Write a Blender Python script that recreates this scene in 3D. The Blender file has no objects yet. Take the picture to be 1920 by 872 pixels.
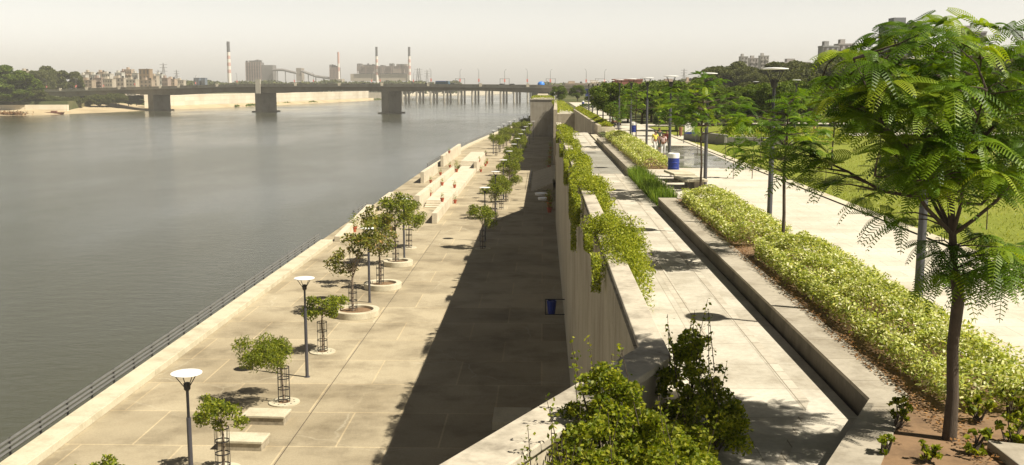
import bpy, bmesh, math, random
import numpy as np
from mathutils import Vector, Matrix, Euler
R = math.radians
# ------------------------------------------------------------------ camera
scene = bpy.context.scene
F, CX, CY, HZ, VX = 1900.0, 960.0, 436.0, 160.0, 1018.0       # focal length and horizon, in photo pixels
CAMZ = 16.0
PITCH = math.atan((CY - HZ) / F)
YAW = math.atan((VX - CX) * math.cos(PITCH) / F)
cam_d = bpy.data.cameras.new('camera')
cam = bpy.data.objects.new('camera', cam_d)
scene.collection.objects.link(cam)
cam.location = (0, 0, CAMZ)
cam.rotation_euler = (R(90) - PITCH, 0, YAW)
cam_d.sensor_width = 36
cam_d.lens = F / 1920 * 36
cam_d.clip_start = 0.1
cam_d.clip_end = 30000
scene.camera = cam
CAMM = Euler((R(90) - PITCH, 0, YAW)).to_matrix()
# ------------------------------------------------------------------ world, sun, exposure
SUN = Vector((0.72, -0.28, 1.0)).normalized()                  # towards the sun
SUN_EL = math.asin(SUN.z)
w = bpy.data.worlds.new('World'); scene.world = w; w.use_nodes = True
nt = w.node_tree; nt.nodes.clear()
sk = nt.nodes.new('ShaderNodeTexSky'); sk.sky_type = 'NISHITA'; sk.sun_disc = False
sk.sun_elevation = SUN_EL; sk.sun_rotation = math.atan2(SUN.x, SUN.y)
sk.altitude = 50; sk.air_density = 1.0; sk.dust_density = 2.0; sk.ozone_density = 1.0
hs = nt.nodes.new('ShaderNodeHueSaturation'); hs.inputs['Saturation'].default_value = 0.15
tint = nt.nodes.new('ShaderNodeMix'); tint.data_type = 'RGBA'; tint.blend_type = 'MULTIPLY'
tint.inputs[0].default_value = 1.0; tint.inputs[7].default_value = (1.0, 0.962, 0.885, 1)
bg = nt.nodes.new('ShaderNodeBackground'); bg.inputs[1].default_value = 0.085
wo = nt.nodes.new('ShaderNodeOutputWorld')
nt.links.new(sk.outputs[0], hs.inputs['Color']); nt.links.new(hs.outputs[0], tint.inputs[6])
tc = nt.nodes.new('ShaderNodeTexCoord'); sx = nt.nodes.new('ShaderNodeSeparateXYZ'); nt.links.new(tc.outputs['Generated'], sx.inputs[0])
er = nt.nodes.new('ShaderNodeValToRGB'); er.color_ramp.elements[0].position = 0.0; er.color_ramp.elements[0].color = (2.15, 2.15, 2.18, 1)
er.color_ramp.elements[1].position = 0.5; er.color_ramp.elements[1].color = (.11, .115, .13, 1)
e2 = er.color_ramp.elements.new(0.10); e2.color = (1.20, 1.21, 1.22, 1)
e3 = er.color_ramp.elements.new(0.24); e3.color = (.50, .51, .53, 1)
nt.links.new(sx.outputs[2], er.inputs[0])
m2 = nt.nodes.new('ShaderNodeMix'); m2.data_type = 'RGBA'; m2.blend_type = 'MULTIPLY'; m2.inputs[0].default_value = 1.0
nt.links.new(tint.outputs[2], m2.inputs[6]); nt.links.new(er.outputs[0], m2.inputs[7])
nt.links.new(m2.outputs[2], bg.inputs[0]); nt.links.new(bg.outputs[0], wo.inputs[0])
sd = bpy.data.lights.new('sun', 'SUN'); so = bpy.data.objects.new('sun', sd); scene.collection.objects.link(so)
sd.energy = 4.8; sd.angle = R(0.5); sd.color = (1.0, 0.92, 0.77)
so.rotation_euler = SUN.to_track_quat('Z', 'Y').to_euler()
scene.view_settings.view_transform = 'Standard'; scene.view_settings.look = 'None'
scene.view_settings.gamma = 1; scene.view_settings.use_curve_mapping = False
scene.view_settings.exposure = 0.9
HAZE = 0.00017

# ------------------------------------------------------------------ helpers
rng = np.random.default_rng(7); rnd = random.Random(5)
def ray(px, py):
    return CAMM @ Vector(((px - CX) / F, (CY - py) / F, -1.0))
def G(px, py, z=0.0):
    "point of the horizontal plane z seen at this place of the photo"
    d = ray(px, py); t = (z - CAMZ) / d.z
    return Vector((d.x * t, d.y * t, z))
def W(px, py, Y):
    "point at distance Y seen at this place of the photo"
    d = ray(px, py); t = Y / d.y
    return Vector((d.x * t, Y, CAMZ + d.z * t))
ORD = ['nearest', 'second', 'third', 'fourth', 'fifth', 'sixth', 'seventh', 'eighth', 'ninth', 'tenth', 'eleventh', 'twelfth',
       'thirteenth', 'fourteenth', 'fifteenth', 'sixteenth', 'seventeenth', 'eighteenth', 'nineteenth', 'twentieth'] + \
      ['twenty-' + s for s in ('first', 'second', 'third', 'fourth', 'fifth', 'sixth', 'seventh', 'eighth', 'ninth')] + ['thirtieth'] + \
      ['thirty-' + s for s in ('first', 'second', 'third', 'fourth', 'fifth', 'sixth', 'seventh', 'eighth', 'ninth')] + ['fortieth'] + \
      ['forty-' + s for s in ('first', 'second', 'third', 'fourth', 'fifth', 'sixth', 'seventh', 'eighth', 'ninth')] + ['fiftieth']
def tag(o, label=None, cat=None, group=None, kind=None):
    if label: o['label'] = label
    if cat: o['category'] = cat
    if group: o['group'] = group
    if kind: o['kind'] = kind
    return o
def empty(name, loc=(0, 0, 0), rz=0.0):
    o = bpy.data.objects.new(name, None); scene.collection.objects.link(o)
    o.location = loc; o.rotation_euler = (0, 0, rz); o.empty_display_size = 0.2
    return o
KIDS = {}
def dup(root, loc, rz=0.0, sc=1.0):
    r = root.copy(); scene.collection.objects.link(r); r.location = loc; r.rotation_euler = (0, 0, rz)
    r.scale = (sc, sc, sc) if not isinstance(sc, tuple) else sc
    for ch in KIDS.get(root.name, []):
        c = ch.copy(); scene.collection.objects.link(c); c.parent = r
        for g in KIDS.get(ch.name, []):
            d = g.copy(); scene.collection.objects.link(d); d.parent = c
    return r
class MB:
    def __init__(s): s.v = []; s.f = []
    def add(s, vs, fs):
        b = len(s.v); s.v += [tuple(v) for v in vs]; s.f += [tuple(i + b for i in f) for f in fs]; return s
    def box(s, x0, x1, y0, y1, z0, z1):
        return s.add([(x0, y0, z0), (x1, y0, z0), (x1, y1, z0), (x0, y1, z0), (x0, y0, z1), (x1, y0, z1), (x1, y1, z1), (x0, y1, z1)],
                     [(0, 3, 2, 1), (4, 5, 6, 7), (0, 1, 5, 4), (1, 2, 6, 5), (2, 3, 7, 6), (3, 0, 4, 7)])
    def hexa(s, lo, hi):
        "lo, hi: four corners each, counter-clockwise from above"
        return s.add(list(lo) + list(hi), [(0, 3, 2, 1), (4, 5, 6, 7), (0, 1, 5, 4), (1, 2, 6, 5), (2, 3, 7, 6), (3, 0, 4, 7)])
    def prism(s, poly, z0, z1):
        n = len(poly); vs = [(p[0], p[1], z0) for p in poly] + [(p[0], p[1], z1) for p in poly]
        return s.add(vs, [tuple(range(n - 1, -1, -1)), tuple(range(n, 2 * n))] + [(i, (i + 1) % n, n + (i + 1) % n, n + i) for i in range(n)])
    def sheet(s, poly, z):
        return s.add([(p[0], p[1], z) for p in poly], [tuple(range(len(poly)))])
    def bar(s, a, b, wd, z0, z1):
        "straight wall from a to b, wd wide"
        a = Vector(a[:2]); b = Vector(b[:2]); d = (b - a).normalized(); n = Vector((-d.y, d.x)) * wd / 2
        return s.prism([a - n, b - n, b + n, a + n], z0, z1)
    def tube(s, pts, rad, n=8, cap=True):
        pts = [Vector(p) for p in pts]
        if not hasattr(rad, '__len__'): rad = [rad] * len(pts)
        base = len(s.v); up = None
        for i, p in enumerate(pts):
            t = (pts[min(i + 1, len(pts) - 1)] - pts[max(i - 1, 0)])
            if t.length < 1e-9: t = Vector((0, 0, 1))
            t.normalize()
            if up is None: up = Vector((1, 0, 0)) if abs(t.x) < .8 else Vector((0, 1, 0))
            a = (up - t * up.dot(t)).normalized(); b = t.cross(a); up = a
            for k in range(n):
                an = 2 * math.pi * k / n
                s.v.append(tuple(p + (a * math.cos(an) + b * math.sin(an)) * rad[i]))
        for i in range(len(pts) - 1):
            for k in range(n):
                s.f.append((base + i * n + k, base + i * n + (k + 1) % n, base + (i + 1) * n + (k + 1) % n, base + (i + 1) * n + k))
        if cap:
            s.f.append(tuple(base + k for k in range(n - 1, -1, -1))); e = base + (len(pts) - 1) * n
            s.f.append(tuple(e + k for k in range(n)))
        return s
    def lathe(s, prof, c=(0, 0, 0), n=24, close=False):
        base = len(s.v)
        for r, z in prof:
            for k in range(n):
                an = 2 * math.pi * k / n
                s.v.append((c[0] + r * math.cos(an), c[1] + r * math.sin(an), c[2] + z))
        m = len(prof)
        for i in range(m - 1 + (1 if close else 0)):
            j = (i + 1) % m
            for k in range(n):
                s.f.append((base + i * n + k, base + i * n + (k + 1) % n, base + j * n + (k + 1) % n, base + j * n + k))
        if not close:
            if prof[0][0] > 1e-4: s.f.append(tuple(base + k for k in range(n - 1, -1, -1)))
            if prof[-1][0] > 1e-4: s.f.append(tuple(base + (m - 1) * n + k for k in range(n)))
        return s
    def build(s, name, mat, parent=None, smooth=False, bevel=0.0):
        me = bpy.data.meshes.new(name); me.from_pydata(s.v, [], s.f); me.validate()
        me.materials.append(mat)
        if smooth:
            me.polygons.foreach_set('use_smooth', [True] * len(me.polygons))
            try: me.set_sharp_from_angle(angle=R(40))
            except Exception: pass
        return link(name, me, parent, bevel)
def link(name, me, parent=None, bevel=0.0):
    o = bpy.data.objects.new(name, me); scene.collection.objects.link(o)
    if parent is not None:
        o.parent = parent; KIDS.setdefault(parent.name, []).append(o)
    if bevel:
        m = o.modifiers.new('edge', 'BEVEL'); m.width = bevel; m.segments = 2; m.limit_method = 'ANGLE'; m.harden_normals = False
    return o
# ------------------------------------------------------------------ materials
def newmat(name):
    m = bpy.data.materials.new(name); m.use_nodes = True; nt = m.node_tree; nt.nodes.clear()
    out = nt.nodes.new('ShaderNodeOutputMaterial'); p = nt.nodes.new('ShaderNodeBsdfPrincipled')
    nt.links.new(p.outputs[0], out.inputs[0]); return m, nt, p, out
def ramp(nt, stops, fac, interp='LINEAR'):
    r = nt.nodes.new('ShaderNodeValToRGB'); r.color_ramp.interpolation = interp
    el = r.color_ramp.elements
    while len(el) < len(stops): el.new(0.5)
    for e, (p, c) in zip(el, stops): e.position = p; e.color = (c[0], c[1], c[2], 1)
    nt.links.new(fac, r.inputs[0]); return r.outputs[0]
def noise(nt, scale, vec, detail=6, rough=0.6):
    n = nt.nodes.new('ShaderNodeTexNoise'); n.inputs['Scale'].default_value = scale
    n.inputs['Detail'].default_value = detail; n.inputs['Roughness'].default_value = rough
    nt.links.new(vec, n.inputs['Vector']); return n.outputs[0]
def mapping(nt, vec, scale=(1, 1, 1), loc=(0, 0, 0)):
    m = nt.nodes.new('ShaderNodeMapping'); m.inputs['Scale'].default_value = scale; m.inputs['Location'].default_value = loc
    nt.links.new(vec, m.inputs[0]); return m.outputs[0]
def mix(nt, fac, a, b, blend='MIX'):
    m = nt.nodes.new('ShaderNodeMix'); m.data_type = 'RGBA'; m.blend_type = blend
    for sock, v in ((m.inputs[0], fac), (m.inputs[6], a), (m.inputs[7], b)):
        if isinstance(v, (int, float)): sock.default_value = v
        elif isinstance(v, tuple): sock.default_value = (v[0], v[1], v[2], 1)
        else: nt.links.new(v, sock)
    return m.outputs[2]
def position(nt):
    return nt.nodes.new('ShaderNodeNewGeometry').outputs['Position']
def objco(nt):
    return nt.nodes.new('ShaderNodeTexCoord').outputs['Object']
def bumpn(nt, p, h, strength=0.3, dist=0.02):
    b = nt.nodes.new('ShaderNodeBump'); b.inputs['Strength'].default_value = strength; b.inputs['Distance'].default_value = dist
    nt.links.new(h, b.inputs['Height']); nt.links.new(b.outputs[0], p.inputs['Normal'])
def concrete(name, base, stain=0.35, scale=0.5, streak=False, slab=None, joint=0.55, rough=0.85, tilevar=0.15, cracks=False):
    m, nt, p, _ = newmat(name); pos = position(nt)
    dk = tuple(c * (1 - stain) * f for c, f in zip(base, (1, .96, .9)))
    lt = tuple(min(1, c * 1.12) for c in base)
    col = ramp(nt, [(0.30, dk), (0.52, base), (0.75, lt)], noise(nt, scale, pos, 8, 0.65))
    fine = noise(nt, 9.0, pos, 6, 0.7)
    col = mix(nt, 0.5, col, ramp(nt, [(0.3, (.55, .55, .55)), (0.7, (1, 1, 1))], fine), 'MULTIPLY')
    if streak:
        sv = mapping(nt, pos, (1.7, 1.7, 0.10))
        col = mix(nt, 0.42, col, ramp(nt, [(0.33, (.50, .46, .40)), (0.6, (1, 1, 1))], noise(nt, 1.0, sv, 6, 0.65)), 'MULTIPLY')
    if slab:
        br = nt.nodes.new('ShaderNodeTexBrick'); br.inputs['Scale'].default_value = 1.0
        br.inputs['Brick Width'].default_value = slab[0]; br.inputs['Row Height'].default_value = slab[1]
        br.inputs['Mortar Size'].default_value = slab[2]; br.inputs['Mortar Smooth'].default_value = 0.2
        br.offset = slab[3] if len(slab) > 3 else 0.5
        a = 1 - tilevar
        br.inputs['Color1'].default_value = (1, 1, 1, 1); br.inputs['Color2'].default_value = (a, a * .985, a * .96, 1)
        br.inputs['Mortar'].default_value = (joint, joint * .96, joint * .9, 1)
        if len(slab) > 4:   # vertical surface: use (y, z)
            sp = nt.nodes.new('ShaderNodeSeparateXYZ'); cb = nt.nodes.new('ShaderNodeCombineXYZ')
            nt.links.new(pos, sp.inputs[0]); nt.links.new(sp.outputs[1], cb.inputs[0]); nt.links.new(sp.outputs[2], cb.inputs[1])
            nt.links.new(cb.outputs[0], br.inputs['Vector'])
        else: nt.links.new(pos, br.inputs['Vector'])
        col = mix(nt, 1.0, col, br.outputs[0], 'MULTIPLY')
    if cracks:
        vo = nt.nodes.new('ShaderNodeTexVoronoi'); vo.feature = 'DISTANCE_TO_EDGE'; vo.inputs['Scale'].default_value = .16
        mp = nt.nodes.new('ShaderNodeMixRGB'); mp.blend_type = 'ADD'; mp.inputs[0].default_value = 1.6
        nn_ = nt.nodes.new('ShaderNodeTexNoise'); nn_.inputs['Scale'].default_value = .7; nn_.inputs['Detail'].default_value = 5; nt.links.new(pos, nn_.inputs['Vector'])
        nt.links.new(pos, mp.inputs[1]); nt.links.new(nn_.outputs[1], mp.inputs[2]); nt.links.new(mp.outputs[0], vo.inputs['Vector'])
        ck = ramp(nt, [(0.0, (1, 1, 1)), (.012, (0, 0, 0))], vo.outputs[0]); gate = ramp(nt, [(.48, (0, 0, 0)), (.62, (.28, .28, .28))], noise(nt, .12, pos, 3))
        col = mix(nt, mix(nt, 1.0, ck, gate, 'MULTIPLY'), col, (.62, .58, .46))
        col = mix(nt, .5, col, ramp(nt, [(.38, (.62, .58, .52)), (.55, (1, 1, 1))], noise(nt, .09, pos, 7, .7)), 'MULTIPLY')
    nt.links.new(col, p.inputs['Base Color']); p.inputs['Roughness'].default_value = rough
    bumpn(nt, p, fine, 0.25, 0.01)
    return m
def plain(name, col, rough=0.6, metal=0.0, var=0.15, scale=3.0):
    m, nt, p, _ = newmat(name)
    c = ramp(nt, [(0.3, tuple(x * (1 - var) for x in col)), (0.7, tuple(min(1, x * (1 + var)) for x in col))], noise(nt, scale, objco(nt), 4))
    nt.links.new(c, p.inputs['Base Color']); p.inputs['Roughness'].default_value = rough; p.inputs['Metallic'].default_value = metal
    return m
def leafmat(name, stops, trans=0.4, rough=0.45):
    m, nt, p, out = newmat(name)
    a = nt.nodes.new('ShaderNodeAttribute'); a.attribute_name = 'rnd'
    c = ramp(nt, stops, a.outputs['Fac'])
    nt.links.new(c, p.inputs['Base Color']); p.inputs['Roughness'].default_value = rough
    p.inputs['Specular IOR Level'].default_value = 0.18
    t = nt.nodes.new('ShaderNodeBsdfTranslucent')
    tc = mix(nt, 1.0, c, (1.5, 1.5, 0.35), 'MULTIPLY'); nt.links.new(tc, t.inputs[0])
    mx = nt.nodes.new('ShaderNodeMixShader'); mx.inputs[0].default_value = trans
    nt.links.new(p.outputs[0], mx.inputs[1]); nt.links.new(t.outputs[0], mx.inputs[2]); nt.links.new(mx.outputs[0], out.inputs[0])
    return m
M = {}
M['low_paving'] = concrete('low_paving', (.45, .385, .265), .45, .28, cracks=True, slab=(4.6, 4.8, .045), joint=1.18, tilevar=.24)
M['kerb'] = concrete('kerb_concrete', (.56, .51, .38), .25, .8)
M['wall'] = concrete('wall_concrete', (.54, .48, .36), .28, .35, streak=True, slab=(4.2, 60., .05, 0, 1), joint=.55)
M['parapet'] = concrete('parapet_concrete', (.50, .45, .36), .62, 1.1)
M['ghat'] = concrete('ghat_concrete', (.60, .54, .42), .2, .6)
M['upper_paving'] = concrete('upper_paving', (.60, .56, .47), .18, .35, slab=(1.2, .8, .010), joint=.62, tilevar=.10)
M['walk_paving'] = concrete('walk_paving', (.55, .515, .435), .32, .6, slab=(3.2, 1.6, .010, .0), joint=.6, tilevar=.12)
M['band_paving'] = concrete('band_paving', (.53, .485, .40), .25, 1., slab=(.22, .55, .012, .0), joint=.42, tilevar=.16)
M['curb_granite'] = concrete('curb_granite', (.40, .36, .29), .35, 1.2, slab=(9., 1.4, .012, 0), joint=.55)
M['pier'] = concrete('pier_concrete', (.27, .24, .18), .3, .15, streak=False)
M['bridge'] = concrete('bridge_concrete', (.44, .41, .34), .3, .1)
M['farwall'] = concrete('embankment_concrete', (.66, .60, .48), .2, .04, slab=(14., 3.6, .25, .0, 1), joint=.82, tilevar=.10)
M['dark_metal'] = plain('dark_metal', (.045, .045, .05), .45, .6)
M['pole'] = plain('pole_paint', (.085, .085, .10), .4, .3)
M['rail'] = plain('rail_paint', (.17, .17, .165), .4, .3)
M['disc'] = plain('disc_white', (.78, .78, .78), .35, 0, .04)
M['terracotta'] = plain('terracotta', (.38, .085, .04), .7, 0, .25, 20)
M['soil'] = concrete('soil', (.22, .135, .07), .45, 2.2)
M['white_paint'] = plain('white_paint', (.75, .75, .72), .5, 0, .08)
M['blue'] = plain('blue_plastic', (.012, .03, .22), .35, 0, .2)
M['rubber'] = plain('rubber', (.02, .02, .02), .8)
M['glass'] = plain('window_glass', (.05, .055, .06), .15)
M['skin'] = plain('skin', (.22, .11, .065), .6)
M['hair'] = plain('hair', (.01, .008, .006), .5)
M['bark'] = concrete('bark', (.085, .062, .042), .45, 3.5)
M['bark_grey'] = concrete('bark_grey', (.22, .17, .12), .4, 4.)
M['ghost'] = None
M['sand'] = concrete('sand', (.46, .37, .23), .3, .05)
M['steel'] = plain('plant_steel', (.13, .12, .115), .6, 0, .3, .05)
def grassmat(name, a, b, c, s1=.12, s2=5.):
    m, nt, p, _ = newmat(name); pos = position(nt)
    col = ramp(nt, [(.3, a), (.5, b), (.72, c)], noise(nt, s1, pos, 8, .7))
    col = mix(nt, .8, col, ramp(nt, [(.3, (.45, .5, .4)), (.7, (1.1, 1.1, 1))], noise(nt, s2, pos, 8, .8)), 'MULTIPLY')
    nt.links.new(col, p.inputs['Base Color']); p.inputs['Roughness'].default_value = .9; p.inputs['Specular IOR Level'].default_value = .15
    bumpn(nt, p, noise(nt, 25, pos, 4, .8), .8, .04); return m
M['lawn'] = grassmat('lawn_grass', (.19, .20, .035), (.22, .25, .04), (.30, .29, .07))
M['scrub'] = grassmat('scrub', (.09, .09, .045), (.08, .095, .035), (.22, .18, .10), .02, .3)
for k in ('bark', 'bark_grey'):
    nt_ = M[k].node_tree; p_ = [n for n in nt_.nodes if n.type == 'BSDF_PRINCIPLED'][0]
    for l_ in list(p_.inputs['Normal'].links): nt_.links.remove(l_)
    bumpn(nt_, p_, noise(nt_, 1.0, mapping(nt_, position(nt_), (38, 38, 7)), 6, .75), .9, .03)
# water
m, nt, p, _ = newmat('river_water'); pos = position(nt)
p.inputs['Base Color'].default_value = (.052, .050, .034, 1); p.inputs['Roughness'].default_value = .14; p.inputs['IOR'].default_value = 1.33
n1 = noise(nt, 1.0, mapping(nt, pos, (.55, .9, 1)), 8, .72)
n2 = noise(nt, 1.0, mapping(nt, pos, (.02, .008, 1)), 4, .6)
patch = ramp(nt, [(.36, (.4, .4, .4)), (.66, (1, 1, 1))], n2)
mu = nt.nodes.new('ShaderNodeMath'); mu.operation = 'MULTIPLY'; nt.links.new(n1, mu.inputs[0]); nt.links.new(patch, mu.inputs[1])
bumpn(nt, p, mu.outputs[0], .5, .22)
rr = ramp(nt, [(.38, (.12, .12, .12)), (.66, (.19, .19, .19))], n2); nt.links.new(rr, p.inputs['Roughness'])
col = ramp(nt, [(.35, (.036, .038, .020)), (.65, (.054, .055, .032))], n2); nt.links.new(col, p.inputs['Base Color'])
M['water'] = m
# wet paving
m, nt, p, _ = newmat('wet_paving'); pos = position(nt)
br = nt.nodes.new('ShaderNodeTexBrick'); br.inputs['Scale'].default_value = 1; br.inputs['Brick Width'].default_value = 1.2; br.inputs['Row Height'].default_value = .8
br.inputs['Mortar Size'].default_value = .012; br.inputs['Color1'].default_value = (.25, .24, .21, 1); br.inputs['Color2'].default_value = (.2, .19, .165, 1); br.inputs['Mortar'].default_value = (.12, .11, .1, 1)
nt.links.new(pos, br.inputs['Vector']); nt.links.new(br.outputs[0], p.inputs['Base Color'])
nt.links.new(ramp(nt, [(.4, (.03, .03, .03)), (.62, (.3, .3, .3))], noise(nt, .5, pos, 4)), p.inputs['Roughness'])
M['wet'] = m
M['leaf_fern'] = leafmat('leaf_gulmohar', [(0, (.030, .064, .006)), (.5, (.08, .15, .010)), (.8, (.16, .24, .014)), (1, (.28, .34, .03))], .36)
M['leaf_hedge'] = leafmat('leaf_variegated', [(0, (.14, .18, .04)), (.3, (.29, .34, .06)), (.68, (.48, .51, .15)), (.9, (.70, .68, .38)), (1, (.80, .78, .60))], .3)
M['leaf_shrub'] = leafmat('leaf_shrub', [(0, (.06, .09, .006)), (.45, (.15, .19, .012)), (1, (.34, .34, .04))], .45)
M['leaf_trail'] = leafmat('leaf_trailing', [(0, (.10, .13, .010)), (.5, (.22, .26, .02)), (1, (.40, .41, .05))], .35)
M['leaf_young'] = leafmat('leaf_young_tree', [(0, (.07, .10, .010)), (.5, (.16, .20, .018)), (1, (.32, .33, .04))], .4)
M['leaf_broad'] = leafmat('leaf_broad', [(0, (.06, .075, .015)), (.45, (.15, .165, .025)), (.85, (.26, .25, .05)), (1, (.34, .19, .07))], .3)
M['leaf_far'] = leafmat('leaf_far_tree', [(0, (.045, .058, .018)), (.5, (.085, .10, .028)), (1, (.16, .165, .05))], .25, .6)
M['leaf_park'] = leafmat('leaf_park_tree', [(0, (.045, .08, .010)), (.5, (.09, .14, .016)), (1, (.18, .22, .03))], .3, .6)
M['leaf_darkhedge'] = leafmat('leaf_dark_hedge', [(0, (.03, .055, .012)), (.5, (.055, .095, .018)), (1, (.10, .14, .03))], .25)
M['blade'] = leafmat('grass_blade', [(0, (.06, .11, .012)), (.5, (.13, .21, .02)), (1, (.24, .32, .05))], .35)
M['lawnblade'] = leafmat('lawn_blade', [(0, (.17, .20, .03)), (.5, (.24, .28, .04)), (1, (.36, .36, .08))], .35)
M['litter'] = leafmat('dry_leaf', [(0, (.06, .03, .012)), (.6, (.19, .09, .03)), (1, (.36, .2, .08))], .1)

# ------------------------------------------------------------------ foliage
def unit(v): return v / (np.linalg.norm(v, axis=-1, keepdims=True) + 1e-9)
def quadmesh(name, V, mat, parent=None, rn=None):
    "V: (N,4,3) array of quads"
    N = len(V); me = bpy.data.meshes.new(name)
    me.vertices.add(N * 4); me.vertices.foreach_set('co', V.reshape(-1).astype(np.float32))
    me.loops.add(N * 4); me.loops.foreach_set('vertex_index', np.arange(N * 4, dtype=np.int32))
    me.polygons.add(N); me.polygons.foreach_set('loop_start', np.arange(0, N * 4, 4, dtype=np.int32))
    me.polygons.foreach_set('loop_total', np.full(N, 4, dtype=np.int32))
    me.update(calc_edges=True)
    at = me.attributes.new('rnd', 'FLOAT', 'FACE')
    at.data.foreach_set('value', (rng.random(N) if rn is None else rn).astype(np.float32))
    me.materials.append(mat); return link(name, me, parent)
def leafquads(C, L, wd=0.45, up=0.6, droop=0.0, out=None):
    "rhombic leaves centred at C (N,3); L length"
    N = len(C); n = unit(rng.normal(size=(N, 3)) + np.array([0, 0, up * 2]))
    u = rng.normal(size=(N, 3))
    if out is not None: u = u * .6 + out
    u = u + np.array([0, 0, -droop]); u = unit(u - n * np.sum(u * n, 1, keepdims=True)); v = np.cross(n, u)
    l = (L * (0.6 + 0.8 * rng.random((N, 1)))); k = l * wd * .5
    return np.stack([C - u * l * .5, C + v * k - n * k * .25, C + u * l * .5 - n * l * .12, C - v * k - n * k * .25], 1)
def clumps(K, ctr, rad, r0, r1, top=0.15, squash=.75):
    "points of K clump centres inside an ellipsoid, most near its surface"
    d = unit(rng.normal(size=(K, 3)) + np.array([0, 0, top])); q = (0.45 + 0.55 * rng.random((K, 1)) ** .6)
    return np.array(ctr) + d * np.array(rad) * q, r0 + (r1 - r0) * rng.random(K)
def crown_points(cc, rr, per, squash=.7):
    P = []
    for c, r in zip(cc, rr):
        n = max(4, int(per * r * r)); d = unit(rng.normal(size=(n, 3)) + np.array([0, 0, .35])); q = rng.random((n, 1)) ** .45
        P.append(c + d * q * r * np.array([1, 1, squash]))
    return np.concatenate(P)
def limbs(mb, base, tips, trunk_top, r0, r1, n=7, bend=.15, lean=(0, 0)):
    b = Vector(base); t = Vector(trunk_top)
    pts = [b, b.lerp(t, .35) + Vector((rnd.uniform(-1, 1), rnd.uniform(-1, 1), 0)) * bend * .4, b.lerp(t, .7) + Vector((rnd.uniform(-1, 1), rnd.uniform(-1, 1), 0)) * bend * .5, t]
    mb.tube([b - Vector((0, 0, .05))] + pts, [r0 * 1.35, r0 * 1.1, r0 * .95, r0 * .85, r1], n)
    for tp in tips:
        tp = Vector(tp); s = pts[-1] if rnd.random() < .6 else pts[-2].lerp(pts[-1], rnd.uniform(.3, .95))
        mid = s.lerp(tp, .5) + Vector((rnd.uniform(-1, 1), rnd.uniform(-1, 1), rnd.uniform(0, .8))) * bend * (tp - s).length * .5
        mb.tube([s, mid, tp], [r1 * .7, r1 * .42, r1 * .12], 5)
def big_tree(h, w_, leafmat_, leaf=.5, K=26, per=26, name='broadleaf_tree', th=.35, r=None):
    root = empty(name); cz = h * (1 + th) / 2
    cc, rr = clumps(K, (0, 0, cz), (w_ / 2, w_ / 2, h * (1 - th) / 2), w_ * .10, w_ * .20)
    P = crown_points(cc, rr, per * 100 / (w_ * w_) * 4)
    mb = MB(); limbs(mb, (0, 0, 0), [tuple(c) for c in cc[:12]], (0, 0, h * (th + .1)), (r or h * .035), h * .018)
    mb.build('trunk', M['bark'], root, True)
    quadmesh('crown', leafquads(P, leaf, .6, .5), leafmat_, root)
    return root
def frond(o, d, L, npair=12, pl=.1, pw=.018, droop=.5):
    "one feathered leaf from o in direction d; quads"
    Q = []; d = d / np.linalg.norm(d); side = np.cross(d, [0, 0, 1.]); side /= (np.linalg.norm(side) + 1e-9)
    roll = rng.normal() * .3; prev = o
    ts = np.linspace(0, 1, npair + 2)
    pts = [o + d * L * t + np.array([0, 0, -droop * L * t * t]) for t in ts]
    for i in range(1, npair + 1):
        p = pts[i]; tan = pts[i + 1] - pts[i - 1]; tan /= np.linalg.norm(tan); up = np.cross(side, tan)
        ln = pl * (1 - .55 * abs(2 * ts[i] - .85) ** 2)
        for s in (-1, 1):
            dr = side * s * math.cos(roll) * 1.0 + up * (-.25 + s * math.sin(roll)) + tan * .45
            dr /= np.linalg.norm(dr); a = p; b = p + dr * ln; w2 = tan * pw * .5
            Q.append([a - w2 * .6, b - w2, b + w2, a + w2 * .6])
    s2 = side * .004 * (L / .5)
    for i in range(0, npair + 1, 3):
        j = min(i + 3, npair + 1); Q.append([pts[i] - s2, pts[i] + s2, pts[j] + s2 * .5, pts[j] - s2 * .5])
    return Q
def fern_tree(name, trunkpts, trunkr, tips, limb_from, fl=.5, nf=7, npair=12, pl=.11, pw=.02, droop=.55, twig=.018, mat=None, centre=None, extra=()):
    root = empty(name); mb = MB()
    mb.tube(trunkpts, trunkr, 10)
    tp = [Vector(p) for p in trunkpts]; Q = []; RN = []
    segs = list(zip(tp[limb_from:-1], tp[limb_from + 1:]))
    for ex in extra:
        ex = [Vector(p) for p in ex]; mb.tube(ex, list(np.linspace(.032, .011, len(ex))), 7); segs += list(zip(ex[:-1], ex[1:]))
    for t in tips:
        t = Vector(t)
        s = min((a.lerp(b, f) for a, b in segs for f in (0, .33, .66, 1)),
                key=lambda q: (q - t).length + max(0, q.z - t.z + .1) * 2.5)
        L = (t - s).length; mid = s.lerp(t, .5) + Vector((rnd.uniform(-1, 1), rnd.uniform(-1, 1), rnd.uniform(-.1, .6))) * .14 * L
        mb.tube([s, mid, t], [twig * (1 + L * .5), twig * .8, twig * .35], 5)
        c = np.array(t); out = c - np.array(centre if centre else tuple(tp[-2])); out[2] *= .3; out /= (np.linalg.norm(out) + 1e-6)
        tone = rng.random() ** 1.4 * .7; nf_ = max(3, int(nf * rng.uniform(.55, 1.5)))
        for k in range(nf_):
            an = 2 * math.pi * (k + rng.random() * .8) / nf_
            d = np.array([math.cos(an), math.sin(an), rng.uniform(-.15, .75)]) + out * .5
            ff = rng.uniform(.5, 1.15); q = frond(c, d, fl * ff, npair, pl * (.4 + .6 * ff), pw, droop * rng.uniform(.4, 1.5)); Q += q
            RN += list(np.clip(tone + rng.random() * .3 + .12 * (d[2] > .4) + rng.normal(size=len(q)) * .03, 0, 1))
    mb.build('trunk', mat or M['bark'], root, True)
    quadmesh('crown', np.array(Q), M['leaf_fern'], root, np.array(RN))
    return root
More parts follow.
